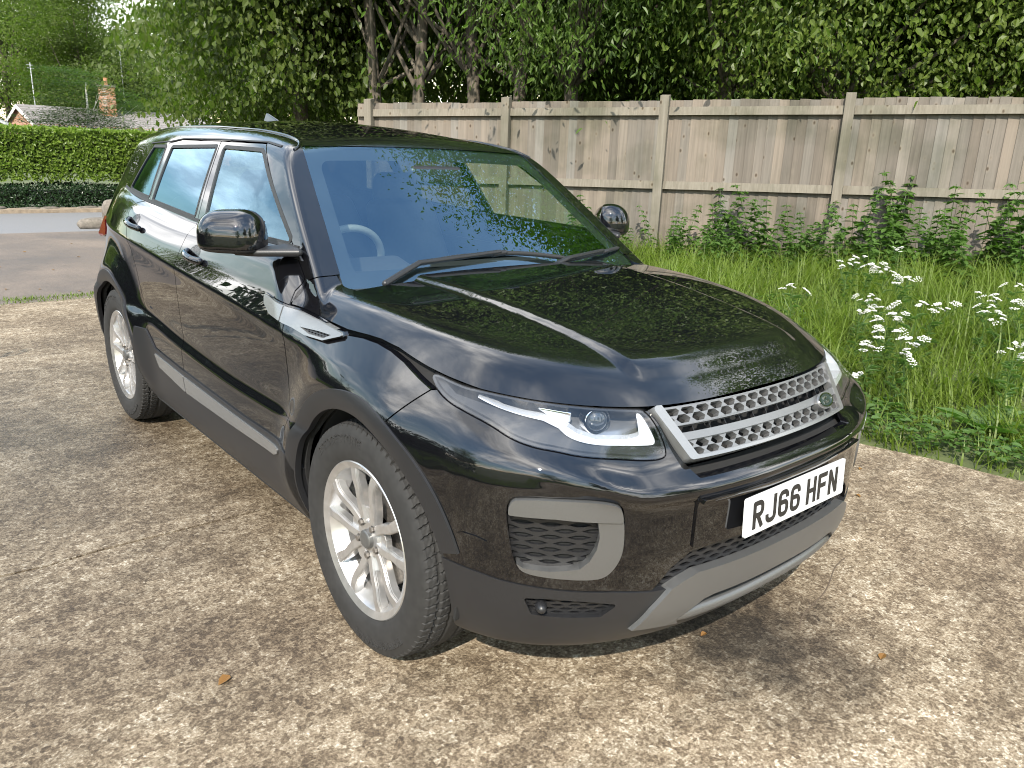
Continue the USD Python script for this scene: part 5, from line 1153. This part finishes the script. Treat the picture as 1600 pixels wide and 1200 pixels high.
YS = [(-1.43, 4.77), (-1.19, 4.84), (-1.4, 4.59), (-.79, 4.33), (-.71, 3.6), (-.81, 3.73), (-.58, 3.64), (-1.32, 3.64), (-.24, 2.55), (-.36, 3.21), (-.32, 3.49), (-.12, 2.87), (-.22, 4.48), (-.1, 4.59), (.08, 3.98), (.36, 3.33), (0, 3.83), (.42, 3.12), (-.29, 2.86), (-.04, 2.82), (-.58, 3.25), (-1.51, 5.73), (-1.36, 4.95), (-1.28, 4.72), (-.66, 3.7), (-.83, 4.48), (-.26, 3.6), (.12, 4.1), (-.2, 2.5), (-.45, 3.4)]
yp = []; yr = np.random.default_rng(9)
for k, (x, y) in enumerate(YS):
    z = float(ground_z(x, y))+.40+.16*yr.random() if y > 2.6 else .34; lab = 'flat white yarrow head on a thin stem in the long grass'
    if k < 3:
        T = thing('yarrow_flower', (x, y, z), 0, 1.0, label=lab, cat='flower', group='white yarrow on the verge'); h_, st, lf = yarrow(70+k); [obj('flower_head', hd_, PETAL, T, 40) for hd_ in h_]; obj('stem', st, NETTLEM, T, 60); put('leaves', *lf, NETTLEM, T); yp.append(T)
    else: copy_of(yp[k % 3], (x, y, z), yr.random()*360, .75+.5*yr.random(), label=lab, cat='flower', group='white yarrow on the verge')
# docks: broad-leaved rosettes
for k, (x, y, s, lab) in enumerate([(.38, 2.98, 1., 'broad-leaved dock low in the grass near the concrete'), (.22, 3.62, .9, 'second dock further up the bank below the yarrow'), (-1.0, 2.75, .7, 'small dock by the edge of the concrete beside the car')]):
    r = np.random.default_rng(90+k); n = 13; a = np.arange(n)*2.399; T = thing('dock_plant', (x, y, float(ground_z(x, y))+.02), label=lab, cat='weed')
    for q in range(n): put('leaf', *leaves([[.02*np.cos(a[q]), .02*np.sin(a[q]), 0]], [[np.cos(a[q]), np.sin(a[q]), .55+.5*r.random()]], [[-.5*np.cos(a[q]), -.5*np.sin(a[q]), 1]], np.array([s*(.16+.12*r.random())]), .46, .08, .25), NETTLEM, T)
# fallen leaves on the drive
r = np.random.default_rng(41); dp = None
for k, (x, y) in enumerate([(-7.42, -.51), (-7.55, -.78), (-9.85, .36), (-8.76, -.11), (-7.1, -.2), (-8.2, .4), (-10.6, -.1), (-11.4, .6), (-9.2, -.6), (-7.9, .5), (.62, .02), (1.05, .35), (.2, 1.9), (.35, 1.55), (-.1, -1.3)]):
    lab = 'small brown fallen leaf lying flat on the drive'; z = .004 if x > -6.6 else -.009
    if dp is None: dp = thing('fallen_leaf', (x, y, z), 0, 1., label=lab, cat='leaf', group='fallen leaves on the drive'); put('blade', *leaves([[0, 0, 0]], [[1, 0, .1]], [[.2, .1, 1]], np.array([.045]), .6), DRYLEAF, dp)
    else: copy_of(dp, (x, y, z), r.random()*360, .6+.6*r.random(), label=lab, cat='leaf', group='fallen leaves on the drive')
r = np.random.default_rng(43); n = 500; p = np.stack([-6.9+.35*r.random(n)**2, -1.2+1.3*r.random(n)], 1)
put('joint_moss', *blades(np.column_stack([p, 0*p[:, 0]-.012]), .02+.04*r.random(n), .5+.6*r.random(n), 6.28*r.random(n), .003+.003*r.random(n), 2), GRASSM, kind='stuff', label='moss and short grass along the edge of the concrete')
# ---- stones at the mouth of the drive
def rock(name, c, s, seed, lab):
    m = trimesh.creation.icosphere(3, 1.); v = np.array(m.vertices); v = np.sign(v)*np.abs(v)**.7; v *= (1+.25*(meshkit.fbm(v*1.7+seed, 3, seed)-.5))[:, None]; m.vertices = v*np.array(s)/2+np.array(c); obj(name, m, STONE, None, 50, label=lab, cat='stone')
rock('boulder', (-14.4, 1.95, .20), (.30, .36, .46), 1, 'upright rounded boulder at the mouth of the drive, behind the car')
rock('kerb_stone', (-13.9, 1.6, .03), (.3, .75, .24), 2, 'low flat kerb stone in front of the boulder')
for k in range(16): rock('edging_stone', (-17.9, -6+.62*k+.2*r.random(), .05), (.3, .5, .18+.08*r.random()), 10+k, 'rough edging stone in the row under the ivy') if False else None
es = None
for k in range(18):
    y = -7.2+.58*k; lab = 'rough edging stone in the row along the foot of the ivy hedge'; kw = dict(label=lab, cat='stone', group='edging stones under the ivy hedge')
    if es is None:
        m = trimesh.creation.icosphere(2, 1.); v = np.array(m.vertices); v = np.sign(v)*np.abs(v)**.7*(1+.2*(meshkit.fbm(v*2, 3, 4)-.5))[:, None]; m.vertices = v*[.14, .27, .10]
        es = thing('edging_stone', (-17.75, y, .05), 0, 1., **kw); obj('stone', m, STONE, es, 50)
    else: copy_of(es, (-17.75-.12*r.random(), y+.25*r.random(), .02), r.random()*60+180*(k % 2), (.6+.5*r.random(), .45+.6*r.random(), .4+.7*r.random()), **kw)
# ---- bungalows behind the hedge
def gable(name, c, along, L, W, eave, ridge, walls, label, chim=None):
    """a bungalow whose ridge runs along the direction `along` (degrees)"""
    H = thing(name, (*c, 0), along, label=label, cat='house')
    obj('wall', extr(Polygon([(-W/2, -.05), (W/2, -.05), (W/2, eave), (0, ridge-.12), (-W/2, eave)]), L-.4).rotate((90, 0, 90)).translate((-(L-.4)/2, 0, 0)), walls, H, False)
    for s in (-1, 1):
        n = 9; sl = np.array([W/2+.35, ridge-eave+.15]); 
        for k in range(n):
            a0, a1 = k/n, (k+1)/n+.012
            p = Polygon([(s*sl[0]*a0, ridge-sl[1]*a0), (s*sl[0]*a1, ridge-sl[1]*a1), (s*sl[0]*a1, ridge-sl[1]*a1+.05), (s*sl[0]*a0, ridge-sl[1]*a0+.02)])
            obj('tile_course', extr(p.buffer(0), L).rotate((90, 0, 90)).translate((-L/2, 0, 0)), TILE, H, False)
    for e_ in (-1, 1):
        for s in (-1, 1):
            p = Polygon([(0, ridge-.02), (s*(W/2+.36), eave-.17), (s*(W/2+.36), eave-.36), (0, ridge-.25)])
            obj('barge_board', extr(p, .04).rotate((90, 0, 90)).translate((e_*(L/2)-.02, 0, 0)), WHITEW, H, False)
    if chim:
        x, y, w, z0, z1 = chim
        obj('chimney', boxm((x-w/2, y-w/2, z0), (x+w/2, y+w/2, z1)), BRICK, H, False); obj('chimney_cap', boxm((x-w/2-.06, y-w/2-.06, z1), (x+w/2+.06, y+w/2+.06, z1+.12)), STONE, H, False)
        obj('chimney_pot', trimesh.creation.cylinder(.14, .5, sections=20, transform=trimesh.transformations.translation_matrix((x, y, z1+.35))), TERRA, H, 40)
    return H
gable('bungalow', (-62, 14.5), 94, 13, 8, 2.3, 3.55, BRICK, 'low bungalow with a grey tiled roof and orange brick chimney behind the hedge', (-1.1, -1.2, .85, 2.6, 5.0))
gable('gabled_bungalow', (-58, 3.6), 180, 10, 5.2, 2.2, 3.6, BRICK, 'bungalow gable with white barge boards at the far left behind the hedge', (-2.0, 1.6, .8, 2.4, 4.2))
for k, (x, y, h, lab) in enumerate([(-64, 9.6, 6.4, 'thin pale pole standing behind the left bungalow'), (-63, 15.2, 8.0, 'thin aerial mast beside the brick chimney')]):
    T = thing('aerial_mast', (x, y, 0), 0, label=lab, cat='mast'); obj('pole', tube([(0, 0, 0), (0, 0, h)], .035, 8), GREYM, T, 60)
    for q in range(2): obj('crossbar', tube([(0, -.25+.04*q, h-.15-.2*q), (0, .25-.04*q, h-.15-.2*q)], .015, 5), GREYM, T, 60)
